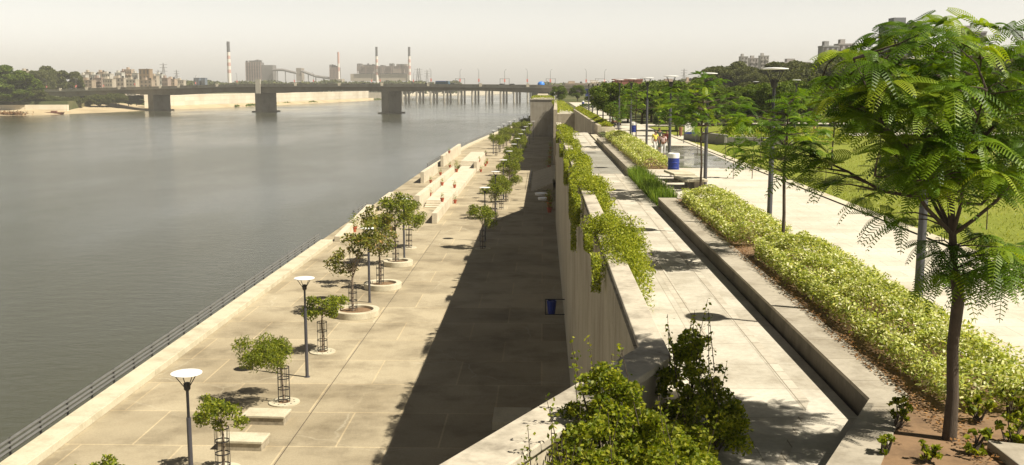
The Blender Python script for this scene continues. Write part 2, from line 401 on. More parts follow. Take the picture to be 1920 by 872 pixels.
# ================================================================== STRUCTURE
S = lambda o: tag(o, kind='structure')
ZU, ZW, ZP, ZR = 11.05, 10.65, 11.75, -2.5          # upper promenade, walkway, parapet top, river
XW = 1.55                                           # river-side face of the big retaining wall
EDGE = [(-23.0, -60), (-23.0, 110), (-22.6, 190), (-21.9, 235), (-20.5, 275), (-18.2, 315), (-14.5, 370), (-9.5, 440), (-3.5, 530), (3.5, 640), (14, 760), (30, 1000), (60, 1500), (200, 2600)]
def edge_x(y):
    return float(np.interp(y, [e[1] for e in EDGE], [e[0] for e in EDGE]))
S(MB().sheet([(-5000, -300), (3000, -300), (3000, 9000), (-5000, 9000)], ZR).build('river', M['water']))
mb = MB(); mb.prism([(x, y) for x, y in EDGE] + [(210, 2600), (210, -60)], ZR - 2, 0); S(mb.build('lower_promenade', M['low_paving']))
# upper land: one sheet out to the horizon
up = [(5.93, -40), (5.93, 110), (6.3, 110), (6.3, 198), (6.3, 330), (3.8, 335), (3.8, 352), (16, 620), (40, 900), (60, 1200), (110, 1700), (260, 2600), (600, 9000), (6000, 9000), (6000, -40)]
S(MB().sheet(up, ZU - .06).build('park_ground', M['scrub']))
# soil beds
mb = MB()
mb.sheet([(4.2, 12.9), (5.55, 15.3), (5.93, 16.2), (5.93, 44.8), (7.85, 44.8), (7.85, -5), (-3, -5)], ZU - .03)
mb.sheet([(5.93, 60.5), (5.93, 97), (7.85, 97), (7.85, 60.5)], ZU - .03)
S(mb.build('planting_bed', M['soil']))
# promenade
px1 = 12.55
S(MB().sheet([(7.85, -40), (px1, -40), (px1, 130), (13.2, 210), (16, 300), (7.6, 300), (7.85, 200), (7.85, 62), (7.85, 60.5), (6.25, 60.5), (6.25, 44.9), (7.85, 44.9)], ZU).build('upper_promenade', M['upper_paving']))
S(MB().sheet([(8.3, 61.5), (12.2, 61.5), (12.4, 84), (9.0, 85)], ZU + .004).build('wet_pavement', M['wet']))
S(MB().sheet([(px1, -40), (px1 + .45, -40), (px1 + .45, 103), (px1, 103)], ZU + .05).build('promenade_edge_strip', M['kerb']))
# lawns and the paths between them
S(MB().sheet([(px1 + .45, -40), (160, -40), (160, 102), (30, 101), (16, 98), (px1 + .45, 92)], ZU - .01).build('lawn', M['lawn']))
S(MB().sheet([(px1 + .2, 103), (20, 106), (34, 110), (40, 118), (30, 126), (14, 128), (px1 + .2, 122)], ZU - .01).build('lawn', M['lawn']))
S(MB().sheet([(40, 124), (170, 118), (170, 200), (40, 200)], ZU - .01).build('lawn', M['lawn']))
S(MB().sheet([(px1, 93), (16, 99), (30, 102), (160, 103), (160, 109), (44, 110), (30, 107), (20, 104), (px1, 101)], ZU + .002).build('park_path', M['upper_paving']))
S(MB().sheet([(12.6, 123), (22, 129), (40, 133), (120, 132), (120, 138), (40, 139), (20, 135), (12.6, 131)], ZU + .006).build('park_path', M['upper_paving']))
# walkway beside the parapet, wrapping round the near corner
wk = [(2.0, 118), (5.16, 118), (5.16, 16.0), (3.65, 13.05), (-5, -4), (-14, -4), (-2, 10.5), (1.9, 15.9)]
S(MB().sheet(wk, ZW).build('walkway', M['walk_paving']))
mb = MB(); mb.sheet([(3.36, 20.2), (3.58, 20.2), (3.58, 112), (3.36, 112)], ZW + .004); mb.sheet([(4.36, 16.5), (4.58, 16.9), (4.58, 112), (4.36, 112)], ZW + .004)
mb.add([(4.36, 16.5, ZW + .004), (4.58, 16.9, ZW + .004), (1.9, 9.6, ZW + .004), (1.65, 9.7, ZW + .004)][::-1], [(0, 1, 2, 3)])
S(mb.build('paving_band', M['band_paving']))
S(MB().sheet([(2.7, 190), (6.3, 190), (6.3, 330), (3.9, 330)], ZW).build('far_walkway', M['walk_paving']))
S(MB().sheet([(2.4, 84), (4.9, 84), (4.9, 62), (2.4, 62)], ZW + .008).build('grey_paving', concrete('grey_slabs', (.30, .29, .25), .3, .8, slab=(1.2, 1.2, .012, 0), joint=.6)))
# granite curb beside the walkway (its face holds the beds up)
def wallthing(name, mb, mat, label, cat='wall', group=None, bevel=.015):
    return tag(mb.build(name, mat, None, bevel=bevel), label, cat, group)
M['facing'] = concrete('dark_facing', (.13, .115, .09), .5, 1.6, streak=True)  # curb side below the coping: darker tone, blotched and streaked vertically
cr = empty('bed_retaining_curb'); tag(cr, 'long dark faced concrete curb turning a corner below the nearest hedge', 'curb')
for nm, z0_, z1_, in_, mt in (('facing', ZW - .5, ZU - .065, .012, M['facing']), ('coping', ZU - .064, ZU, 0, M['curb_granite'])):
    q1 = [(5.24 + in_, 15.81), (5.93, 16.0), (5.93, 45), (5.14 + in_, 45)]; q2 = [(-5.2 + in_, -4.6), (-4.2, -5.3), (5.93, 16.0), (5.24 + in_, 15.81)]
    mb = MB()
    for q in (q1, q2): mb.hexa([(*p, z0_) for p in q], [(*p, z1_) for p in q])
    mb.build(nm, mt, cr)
cb = MB(); cb.box(5.16, 5.93, 60.5, 97.4, ZW - .5, ZU)
wallthing('bed_retaining_curb', cb, M['curb_granite'], 'concrete curb beyond the sunken grass, leading to the steps', 'curb')
cb = MB(); cb.box(6.0, 6.25, 45, 60.5, ZW - .6, ZU - .002); cb.box(5.16, 6.0, 60.2, 60.5, ZW - .6, ZU - .004)
wallthing('bed_retaining_curb', cb, M['curb_granite'], 'low wall holding the bench terrace above the sunken grass', 'curb')
S(MB().sheet([(5.1, 45), (6.0, 45), (6.0, 60.2), (5.1, 60.2)], ZW - .05).build('sunken_bed', M['soil']))
# steps from the walkway up to the promenade
st = empty('steps'); tag(st, 'three broad shallow steps from the walkway up to the promenade', 'steps')
for i in range(3):
    MB().box(5.16 + .75 * i, 5.93 + .75 * i if i < 2 else 7.85, 97.45, 110, ZW - .3, ZW + .133 * (i + 1) + (.002 if i == 2 else 0)).build('step', M['kerb'], st, bevel=.012)
# pit with the stair down to the quay
S(MB().box(1.6, 5.9, 162, 190, .6, 1.2).build('stair_landing', M['kerb']))
S(MB().box(1.9, 5.9, 131, 150, 5.2, 5.8).build('stair_landing', M['kerb']))
fl = empty('staircase', (0, 0, 0)); tag(fl, 'long staircase sinking between the walls beyond the walkway', 'staircase')
mb = MB()
for i in range(30): mb.box(1.95, 5.88, 118 + i * .433, 118 + (i + 1) * .433 - .001, ZW - .161 * (i + 1) - .5, ZW - .161 * (i + 1))
mb.build('upper_flight', M['kerb'], fl)
mb = MB()
for i in range(28): mb.box(1.95, 5.88, 150 + i * .428, 150 + (i + 1) * .428 - .001, 5.8 - .164 * (i + 1) - .5, 5.8 - .164 * (i + 1))
mb.build('lower_flight', M['kerb'], fl)
fs = empty('steps'); tag(fs, 'low flight of steps fanning onto the shaded quay below the wall', 'steps')
for i in range(7):
    MB().box(1.6 - .48 * (i + 1), 1.6 - .48 * i - .002, 156 - i * .3, 188 + i * .2, -.1, 1.2 - .17 * (i + 1) + .02).build('step', M['ghat'], fs)
rl = MB()
for k in range(8):
    y = 156 + k * 4.4; rl.tube([(-2.0, y, 0), (-2.0, y, .95)], .03, 6)
rl.tube([(-2.0, 156, .95), (-2.0, 187, .95)], .03, 6); rl.tube([(-2.0, 156, .5), (-2.0, 187, .5)], .025, 6)
tag(rl.build('handrail', M['dark_metal']), 'thin dark handrail beside the low steps on the quay', 'handrail')
# retaining walls
MB_ = MB(); MB_.box(XW, 2.05, 16.45, 118, ZR, ZP - .12)
rw = empty('retaining_wall'); tag(rw, 'tall concrete wall with parapet rising from the quay to the near walkway', 'wall')
MB_.build('wall', M['wall'], rw)
cpm = MB(); cpm.hexa([(1.60, 16.3, ZP - .12), (2.06, 15.68, ZP - .12), (2.10, 118.03, ZP - .12), (XW - .03, 118.03, ZP - .12)], [(1.60, 16.3, ZP), (2.06, 15.68, ZP), (2.10, 118.03, ZP), (XW - .03, 118.03, ZP)])
PA, PB = Vector((1.60, 16.3)), Vector((2.06, 15.68))
dd = (G(820, 872, ZP) - Vector((PA.x, PA.y, ZP))); dd.z = 0; dd.normalize(); dxy = Vector((dd.x, dd.y))
PC, PD = PA + dxy * 16, PB + dxy * 16
cpm.hexa([(PC.x, PC.y, ZP - .12), (PD.x, PD.y, ZP - .12), (PB.x, PB.y, ZP - .12), (PA.x, PA.y, ZP - .12)], [(PC.x, PC.y, ZP), (PD.x, PD.y, ZP), (PB.x, PB.y, ZP), (PA.x, PA.y, ZP)])
nn = Vector((-dxy.y, dxy.x)) * .03
MB().prism([PC + Vector((.04, -.02)), PD - Vector((.04, -.02)), PB - Vector((.05, -.05)), PA + Vector((.03, .1))], ZR, ZP - .121).build('wall', M['wall'], rw)
cpm.build('parapet_cap', M['parapet'], rw, bevel=.02)
wb = MB(); wb.hexa([(2.0, 190, ZR), (2.7, 190, ZR), (4.4, 320, ZR), (3.7, 320, ZR)], [(2.0, 190, 11.5), (2.7, 190, 11.5), (4.4, 320, 11.5), (3.7, 320, 11.5)])
wallthing('retaining_wall', wb, M['wall'], 'narrow concrete wall end beyond the stairwell, running to the block', bevel=0)
wallthing('stairwell_wall', MB().box(2.705, 5.895, 190.0, 190.4, 0, 10.75), M['wall'], 'sunlit cross wall closing the far end of the stairwell')
sw = MB(); sw.hexa([(5.9, 110.02, 0), (6.3, 110.02, 0), (6.3, 198, 0), (5.9, 198, 0)], [(5.9, 110.02, 11.75), (6.3, 110.02, 11.75), (6.3, 198, 11.45), (5.9, 198, 11.45)])
wallthing('stairwell_wall', sw, M['wall'], 'long wall with planted top on the right side of the stairwell')
sw = MB(); sw.box(6.31, 7.8, 110.02, 110.4, ZU, 11.55); sw.box(7.5, 7.8, 110.41, 198, ZU, 11.5)
wallthing('planter_wall', sw, M['kerb'], 'low wall around the raised planting beside the stairwell')
S(MB().box(6.31, 7.49, 110.41, 198, ZU, 11.4).build('raised_bed', M['soil']))
bl = empty('concrete_block'); tag(bl, 'massive grey concrete block wall jutting over the far quay', 'wall')
MB().box(-3.95, 3.72, 321, 353, ZR, 11.5).build('wall', concrete('block_concrete', (.34, .31, .25), .25, .3, streak=True), bl)
MB().box(-4.1, 3.85, 320.8, 353.2, 11.5, 11.75).build('cap', M['parapet'], bl)
tag(MB().box(-3.0, 3.0, 353.3, 640, ZR, 11.0).build('retaining_wall', M['wall']), 'far continuation of the quay wall behind the concrete block', 'wall')
# drain line, crane pads
S(MB().sheet([(-11.40, 20), (-11.36, 20), (-11.3, 112), (-11.34, 112)], .004).build('expansion_joint', M['bark']))
tag(MB().box(-2.3, -.5, 45.6, 47.8, 0, .42).build('slab_bench', M['kerb'], bevel=.02), 'pale slab block in the deep shade at the foot of the wall', 'bench')
for i, (px, py, lb) in enumerate(((1022, 366, 'far'), (1028, 375, 'near'))):
    p = G(px, py, 0); tag(MB().lathe([(.9, 0), (1.0, .25), (1.0, .32), (.8, .34)], (p.x - .5, p.y, 0), 20).build('stone_basin', M['disc']), lb + 'er of two white round basins at the shaded wall foot', 'basin')
# river kerb
def strip(y0, y1, dx0, dx1, z0, z1, step=8.0):
    mb = MB(); ys = list(np.arange(y0, y1, step)) + [y1]
    for a, b in zip(ys[:-1], ys[1:]):
        g = .03; xa, xb = edge_x(a), edge_x(b)
        mb.hexa([(xa + dx0, a + g, z0), (xa + dx1, a + g, z0), (xb + dx1, b, z0), (xb + dx0, b, z0)], [(xa + dx0, a + g, z1), (xa + dx1, a + g, z1), (xb + dx1, b, z1), (xb + dx0, b, z1)])
    return mb
for (y0, y1, lb) in ((14, 102, 'pale concrete river kerb along the near quay'), (121, 129, 'short concrete kerb between the two flared walls on the quay'), (196, 620, 'pale concrete river kerb curving away along the far quay')):
    tag(strip(y0, y1, .35, 1.55, 0, .38).build('river_kerb', M['kerb'], bevel=.02), lb, 'kerb')
    rt = empty('river_railing'); tag(rt, lb.replace('pale concrete river kerb', 'low dark pipe railing on the river kerb').replace('short concrete kerb', 'short pipe railing'), 'railing')
    ys = list(np.arange(y0, min(y1, 420), 8.0)) + [min(y1, 420)]
    for h in (.45, .68, .92):
        mb = MB(); mb.tube([(edge_x(y) + .12, y, h) for y in ys], .065, 6, False); mb.build('rail', M['rail'], rt)
    n = 0
    for y in np.arange(y0 + .5, min(y1, 260), 2.67):
        x = edge_x(y) + .12; MB().box(x - .035, x + .035, y - .035, y + .035, -.3, 1.0).build('post', M['dark_metal'], rt); n += 1
        if n >= 60: break
# ================================================================== BRIDGE
def br(px, dpth=0.0):
    r = (px - VX) / F; Y = 625 / (1 + .386 * r); X = r * Y
    return X, Y
ndir = Vector((.36, .933))
bs = [(40, 168.8), (130, 166.2), (215, 164), (300, 161.8), (400, 158.8), (502, 157.2), (620, 157), (736, 157), (870, 158), (1000, 159), (1060, 159.5), (1170, 160.2)]
under = {40: 178, 130: 181, 215: 175, 300: 178.5, 400: 173, 502: 174.5, 620: 168.5, 736: 171.5, 870: 168.5, 1000: 174, 1060: 172, 1170: 172}
bt = empty('road_bridge'); tag(bt, 'long grey concrete road bridge on wide wall piers crossing the river', 'bridge')
ST = []
M['rail_concrete'] = concrete('rail_concrete', (.55, .52, .44), .2, .2, slab=(3.0, .9, .3, 0, 1), joint=.6)
for px, yt in bs:
    x, y = br(px); ST.append((px, x, y, CAMZ - (yt - HZ) * y / F, CAMZ - (under[px] - HZ) * y / F))
def sect(o0, o1, zf0, zf1):
    mb = MB()
    for a, b in zip(ST[:-1], ST[1:]):
        def c(s, o, z): return (s[1] + ndir.x * o, s[2] + ndir.y * o, z)
        mb.hexa([c(a, o0, zf0(a)), c(b, o0, zf0(b)), c(b, o1, zf0(b)), c(a, o1, zf0(a))], [c(a, o0, zf1(a)), c(b, o0, zf1(b)), c(b, o1, zf1(b)), c(a, o1, zf1(a))])
    return mb
sect(0, 22, lambda s: s[3] - 2.0, lambda s: s[3] - 1.15).build('deck', M['bridge'], bt)
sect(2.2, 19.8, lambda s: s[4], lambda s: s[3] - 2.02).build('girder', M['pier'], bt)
sect(.1, .4, lambda s: s[3] - 1.149, lambda s: s[3]).build('parapet', M['rail_concrete'], bt)
sect(21.6, 21.9, lambda s: s[3] - 1.149, lambda s: s[3]).build('parapet', M['bridge'], bt)
def zt(px): return float(np.interp(px, [s[0] for s in ST], [s[3] for s in ST]))
for px in (35, 75, 110, 160, 222, 300, 335, 408, 485, 556, 638, 718, 805, 902, 990):
    if px < 45: continue
    x, y = br(px); z = zt(px); MB().box(x - .9, x + .9, y - .35, y + .35, z - 1.4, z + .7).build('pilaster', M['farwall'], bt)
for px, zb in ((118, 0), (277, 0), (481, 0), (720, 0), (1002, 2)):
    x, y = br(px); z1 = float(np.interp(px, [s[0] for s in ST], [s[4] for s in ST])) + .05
    c = Vector((x, y)); t = Vector((.933, -.36)); p = empty('bridge_pier_group') if False else None
    def q(a, b): v = c + t * a + ndir * b; return (v.x, v.y)
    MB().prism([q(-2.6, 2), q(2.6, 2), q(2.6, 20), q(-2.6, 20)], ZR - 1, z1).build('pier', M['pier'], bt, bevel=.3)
    if px not in (118, 1002): MB().prism([q(-4.4, .5), q(4.4, .5), q(4.4, 21.5), q(-4.4, 21.5)], ZR - 1, ZR + .9).build('pier_footing', M['pier'], bt)
x, y = br(485); z = zt(485)
MB().box(x - 1.3, x + 2.0, y - 1.6, y + .1, z - 6.5, z + 3.4).build('pylon', M['bridge'], bt)
# lamp posts and banners on the bridge
def bridge_lamp():
    r = empty('street_lamp'); MB().tube([(0, 0, -1.2), (0, 0, 8.5), (.5, 0, 9.6), (1.6, 0, 10)], [.16, .1, .08, .07], 6).build('pole', M['steel'], r)
    MB().box(1.4, 2.3, -.15, .15, 9.92, 10.08).build('lamp_head', M['disc'], r); MB().box(-.45, .45, -.06, .06, 1.8, 3.6).build('banner', M['terracotta'], r); return r
def nextof(proto, used=[0]): pass
class Proto:
    def __init__(s, r): s.r = r; s.used = False
    def put(s, loc, rz=0.0, sc=1.0):
        if not s.used:
            s.used = True; s.r.location = loc; s.r.rotation_euler = (0, 0, rz); s.r.scale = (sc,) * 3 if not isinstance(sc, tuple) else sc; return s.r
        return dup(s.r, loc, rz, sc)
pr = Proto(bridge_lamp()); lst = [84, 98, 141, 152, 252, 330, 446, 520, 590, 668, 715, 748, 810, 837, 899, 922, 989, 1009, 1098, 1112]
M['banner'] = plain('banner_red', (.6, .16, .12), .6)
for c in KIDS[pr.r.name]:
    if c.name.startswith('banner'): c.data.materials[0] = M['banner']
for i, px in enumerate(lst):
    x, y = br(px); far = i % 2; x += ndir.x * 21.2 * far; y += ndir.y * 21.2 * far
    o = pr.put((x, y, zt(px) - .2), .4 if far else 3.5, .8 if px < 760 else 1.0)
    tag(o, f'slim lamp post with red banner on the road bridge, {ORD[i].replace("nearest","first")} from the left', 'street lamp', 'lamp posts along the road bridge')
# vehicles on the bridge
def car(col, truck=0, roof=None):
    r = empty('truck' if truck else 'car'); m = plain('vehicle_paint', col, .35)
    if truck:
        MB().box(-4, 2.2, -1.2, 1.2, .9, 2.3).build('cargo_bed', m, r, bevel=.05)
        t = MB(); t.prism([(-4, -1.2), (2.2, -1.2), (2.2, 1.2), (-4, 1.2)], 2.31, 2.7); t.build('tarpaulin', M['tarp'], r, bevel=.25)
        MB().hexa([(2.4, -1.2, .7), (4.3, -1.2, .7), (4.3, 1.2, .7), (2.4, 1.2, .7)], [(2.4, -1.1, 2.7), (3.9, -1.1, 2.7), (3.9, 1.1, 2.7), (2.4, 1.1, 2.7)]).build('cab', m, r, bevel=.08)
        ws = (-2.8, 3.3)
    else:
        MB().box(-2, 2, -.85, .85, .35, .95).build('body', m, r, bevel=.12)
        MB().hexa([(-1.7, -.8, .95), (1.2, -.8, .95), (1.2, .8, .95), (-1.7, .8, .95)], [(-1.3, -.65, 1.5), (.5, -.65, 1.5), (.5, .65, 1.5), (-1.3, .65, 1.5)]).build('cabin', M['glass'], r, bevel=.06)
        ws = (-1.25, 1.3)
    for a in ws:
        for s in (-1, 1): MB().tube([(a, s * .7, .45), (a, s * .95, .45)], .45 if truck else .33, 12).build('wheel', M['rubber'], r)
    return r
M['tarp'] = plain('tarp_blue', (.02, .07, .22), .5); M['tarp2'] = plain('tarp_bright_blue', (.02, .18, .62), .4)
for px, kind, col, lb in ((825, 1, (.05, .09, .12), 'dark blue tarpaulined truck crossing the road bridge'), (1009, 2, (.03, .2, .6), 'small vehicle under a bright blue cover near the bridge end'),
        (797, 0, (.6, .4, .05), 'yellow car just left of the blue truck on the bridge'), (937, 0, (.62, .42, .06), 'yellow car right of the blue truck on the bridge'),
        (845, 0, (.5, .5, .48), 'pale car just right of the blue truck on the bridge'), (678, 0, (.03, .05, .25), 'blue car on the bridge left of the river pier'),
        (956, 0, (.05, .05, .05), 'dark car on the bridge between yellow car and blue cover'), (120, 0, (.7, .68, .64), 'white car at the left end of the road bridge'),
        (215, 0, (.7, .6, .55), 'cream car on the left part of the bridge')):
    x, y = br(px); o = car(col, kind == 1); o.location = (x + ndir.x * 5, y + ndir.y * 5, zt(px) - 1.15); o.rotation_euler = (0, 0, R(-21)); o.scale = (1.15,) * 3
    if kind == 2:
        MB().lathe([(1.9, .9), (1.85, 1.8), (1.3, 2.5), (.3, 2.8)], (0, 0, 0), 14).build('cover', M['tarp2'], o, True)
    tag(o, lb, 'truck' if kind == 1 else 'car')
# railway bridge behind
rb = empty('railway_bridge'); tag(rb, 'low railway bridge on many thin round columns behind the road bridge', 'bridge')
YR = 1130.0
def rx(px, Y=YR): return W(px, 165, Y).x
mb = MB(); x0, x1 = rx(742), rx(1240); z0 = W(900, 170.5, YR).z; z1 = W(900, 165.5, YR).z
mb.box(x0, x1, YR - 5, YR + 5, z0, z1); mb.build('deck', M['pier'], rb)
mb = MB(); mb.box(x0, x1, YR - 6, YR + 6, z1, z1 + .5); mb.build('walkway_edge', M['bridge'], rb)
pm = None
cols = []
for g0 in (755, 782, 808.0, 833.5, 860, 886, 912, 939, 964, 989.5, 1016, 1043, 1070): cols += [g0, g0 + 5.4, g0 + 10.6]
for i, px in enumerate(cols):
    xx = rx(px); k = i % 3; yy = YR - 4 + 4 * k
    if pm is None: pm = MB().tube([(0, 0, ZR - 1), (0, 0, z0)], 1.15, 10).build('column', M['bridge'], rb, True); o = pm
    else: o = pm.copy(); scene.collection.objects.link(o); o.parent = rb
    o.location = (xx, yy, 0)
mm = None
for i, px in enumerate((855, 938, 1024, 1116, 1200)):
    r = empty('catenary_mast', (rx(px), YR, z1)); zz = W(px, 147, YR).z - z1
    mb = MB(); mb.tube([(0, -4, 0), (0, -4, zz)], .25, 6); mb.tube([(10, -4, 0), (10, -4, zz)], .25, 6); mb.tube([(0, -4, zz - .4), (10, -4, zz - .4)], .2, 6); mb.tube([(3, -4, zz - .4), (3, -4, zz - 2.2)], .12, 5)
    mb.build('portal_frame', M['steel'], r); tag(r, f'thin portal mast over the railway bridge, {ORD[i].replace("nearest","first")} from the left', 'mast', 'catenary masts on the railway bridge')
# ================================================================== FAR BANK
def wallpoly(name, pts, thick, mat, label, cat='wall', bevel=0):
    "pts: (px, ytop, Y) ; wall standing in the water"
    mb = MB()
    for a, b in zip(pts[:-1], pts[1:]):
        A = W(a[0], a[1], a[2]); B = W(b[0], b[1], b[2]); zb = ZR - 2
        mb.hexa([(A.x, A.y, zb), (B.x, B.y, zb), (B.x, B.y + thick, zb), (A.x, A.y + thick, zb)], [(A.x, A.y, A.z), (B.x, B.y, B.z), (B.x, B.y + thick, B.z), (A.x, A.y + thick, A.z)])
    return tag(mb.build(name, mat, None, bevel=bevel), label, cat)
wallpoly('embankment_wall', [(270, 177.5, 775), (330, 177, 800), (480, 174.5, 930), (600, 172.5, 1090), (690, 170.5, 1290)], 4, M['farwall'], 'tall pale panelled embankment wall on the far bank behind the bridge')
wallpoly('embankment_wall', [(690, 173, 1291), (716, 173.5, 1360), (722, 176, 1400)], 4, M['pier'], 'short unfinished dark end of the far embankment wall')
wallpoly('embankment_wall', [(735, 167.5, 1800), (900, 167, 2000), (960, 166.5, 2400)], 4, M['farwall'], 'distant pale embankment seen through the railway bridge columns')
wallpoly('embankment_wall', [(-60, 197, 640), (125, 196.5, 672)], 3, M['farwall'], 'low pale quay wall at the left edge under the green trees')
# land behind them
P = lambda px, Y: (W(px, 160, Y).x, Y)
S(MB().prism([P(-60, 645), P(124, 676), P(195, 775), P(262, 800), P(325, 815), P(472, 950), P(592, 1115), P(680, 1330), P(725, 1820), P(900, 2010), P(958, 2420), (-60, 6000), (40, 9000), (-5000, 9000), (-5000, 640)], ZR - 2, 5.5).build('far_bank', M['scrub']))
sb = MB(); 
shore = [(-60, 606), (60, 622), (130, 655), (200, 690), (262, 730), (330, 782), (420, 850), (520, 950), (620, 1095), (700, 1280)]
ins = [(-60, 640), (60, 662), (130, 690), (200, 800), (268, 800), (330, 803), (420, 870), (520, 975), (620, 1120), (700, 1296)]
vs = [(*P(a, b), ZR - .25) for a, b in shore] + [(*P(a, b), (.3 if i < 2 else (4.8 if i == 3 else .2))) for i, (a, b) in enumerate(ins)]
n = len(shore); sb.add(vs, [(i, i + 1, n + i + 1, n + i) for i in range(n - 1)]); S(sb.build('sand_bank', M['sand']))
# ------------------------------------------------------------------ buildings
bcount = 0
def building(px0, px1, ytop, Y, col, label, floors=4, ncol=4, depth=None, zb=5.0, roofbox=True, balcony=False, cat='building', tank=False, wincol=None, name='apartment_building', frac=(.5, .5)):
    A = W(px0, ytop, Y); B = W(px1, ytop, Y); wd = B.x - A.x; h = A.z - zb; dp = depth or max(8, wd * .8)
    r = empty(name, ((A.x + B.x) / 2, Y, zb)); tag(r, label, cat)
    col = tuple(c * (.7 if px1 < 400 else .85) for c in col); m = concrete('render_' + name, col, .18, .12)
    MB().box(-wd / 2, wd / 2, 0, dp, 0, h).build('wall', m, r)
    fh = h / floors; cw = wd / ncol; win = None
    for i in range(floors):
        for j in range(ncol):
            if i * 3 < 0: continue
            if win is None:
                win = MB().box(-cw * frac[0] / 2, cw * frac[0] / 2, -.12, -.003, -fh * frac[1] / 2, fh * frac[1] / 2).build('window', wincol or M['glass'], r); o = win
            else:
                o = win.copy(); scene.collection.objects.link(o); o.parent = r; KIDS[r.name].append(o)
            o.location = (-wd / 2 + (j + .5) * cw, 0, (i + .55) * fh)
    if balcony:
        for i in range(1, floors):
            for s in (-1, 1):
                MB().box(s * wd * .25 - wd * .16, s * wd * .25 + wd * .16, -1.4, -.15, i * fh - .1, i * fh + 1.0).build('balcony', m, r)
    rp = MB().box(-wd / 2 - .15, wd / 2 + .15, -.15, dp + .15, h + .003, h + .6).build('roof', m, r)
    if roofbox:
        MB().box(-wd * .35, -wd * .05, dp * .2, dp * .7, h + .61, h + 2.6).build('stair_head', m, rp)
    if tank:
        MB().lathe([(.9, 0), (.9, 1.3), (.3, 1.6)], (wd * .25, dp * .5, h + .62), 12).build('water_tank', M['rubber'], rp)
    return r
CR = [(.62, .55, .44), (.66, .62, .55), (.5, .40, .30), (.58, .50, .40), (.7, .68, .62), (.46, .36, .30), (.60, .47, .36)]
lefts = [(38, 50, 134, 900), (150, 160, 141, 1000), (158, 170, 136, 1040), (170, 181, 141, 960), (182, 194, 136, 1030), (193, 206, 139, 930), (205, 214, 144, 990), (215, 228, 137, 1020), (226, 234, 134, 1050), (234, 246, 131, 1010),
         (247, 258, 138, 960), (174, 190, 147, 880), (192, 210, 149, 870), (212, 232, 147, 885), (236, 254, 150, 860), (283, 293, 143, 1000), (291, 303, 140, 1060), (303, 314, 147, 900), (313, 327, 149, 950), (152, 172, 151, 860), (262, 284, 151, 900), (330, 344, 151, 1100)]
wd_ = plain('window_dark', (.10, .09, .08), .5)
for i, (a, b, t, Y) in enumerate(sorted(lefts)):
    kind = ['cream', 'white', 'tan', 'beige', 'pale grey', 'brown', 'salmon'][i % 7]
    building(a, b, t, Y, CR[i % 7], f'{kind} flat-roofed apartment block behind the bridge, {ORD[i].replace("nearest","first")} block from the left', 4 + (i % 3), 3 + i % 2, tank=i % 2 == 0, wincol=wd_, balcony=(i % 4 == 1), name='city_block', frac=(.45, .45))
wt = building(260, 280, 130.5, 940, (.42, .30, .19), 'tall square brown tower among the left city blocks', 5, 3, wincol=wd_, roofbox=False, name='brown_tower', cat='tower', frac=(.35, .7))
wt = building(363, 373, 147, 1100, (.2, .24, .3), 'small blue grey block beside the striped chimney, left one', 2, 2, roofbox=False, name='small_block', wincol=wd_)
wt = building(377, 384, 147, 1100, (.2, .24, .3), 'small blue grey block beside the striped chimney, right one', 2, 2, roofbox=False, name='small_block', wincol=wd_)
# right side towers
building(1389, 1403, 107, 820, (.50, .48, .46), 'grey apartment tower left of the pair above the park trees', 9, 2, zb=11, wincol=wd_, balcony=True, name='tower_block')
building(1405, 1427, 110, 860, (.50, .47, .45), 'wide grey apartment block between two towers above the park trees', 8, 4, zb=11, wincol=wd_, balcony=True, name='tower_block')
building(1426, 1442, 105.5, 835, (.52, .50, .47), 'grey apartment tower right of the pair above the park trees', 9, 3, zb=11, wincol=wd_, balcony=True, name='tower_block')
building(1543, 1572, 88, 460, (.42, .42, .42), 'blue grey apartment block with cream edge left of the big tree', 8, 3, zb=11, wincol=wd_, balcony=True, name='tower_block')
building(1573, 1603, 84, 485, (.50, .47, .45), 'taller grey apartment block partly hidden by the big tree', 9, 3, zb=11, wincol=wd_, balcony=True, name='tower_block')
building(1668, 1745, 47, 350, (.27, .28, .30), 'dark grey tower block behind the crown of the big tree', 12, 6, zb=11, wincol=wd_, balcony=True, name='tower_block')
building(1800, 1850, 62, 360, (.35, .32, .32), 'brownish tower block behind the right part of the big tree', 11, 4, zb=11, wincol=wd_, balcony=True, name='tower_block')
building(1470, 1520, 118, 620, (.45, .42, .40), 'low grey building half hidden in the right hand trees', 5, 5, zb=11, wincol=wd_, name='tower_block')
building(1150, 1205, 151, 420, (.36, .13, .09), 'long low building with red roof beyond the promenade', 1, 8, zb=11, wincol=wd_, roofbox=False, name='red_shed')
for i, (a, b, t, Y) in enumerate(sorted(((1200, 1240, 157, 700), (1240, 1290, 156, 620), (1286, 1300, 154, 560), (1060, 1100, 157.5, 900), (1100, 1150, 157, 800), (1395, 1412, 160, 420), (1435, 1462, 168, 300), (1600, 1660, 176, 260), (1690, 1760, 172, 300)))):
    building(a, b, t, Y, CR[(i + 2) % 7], f'small low building on the right horizon, {ORD[i].replace("nearest","first")} from the left', 1, 4, zb=9, wincol=wd_, name='low_house', tank=True)
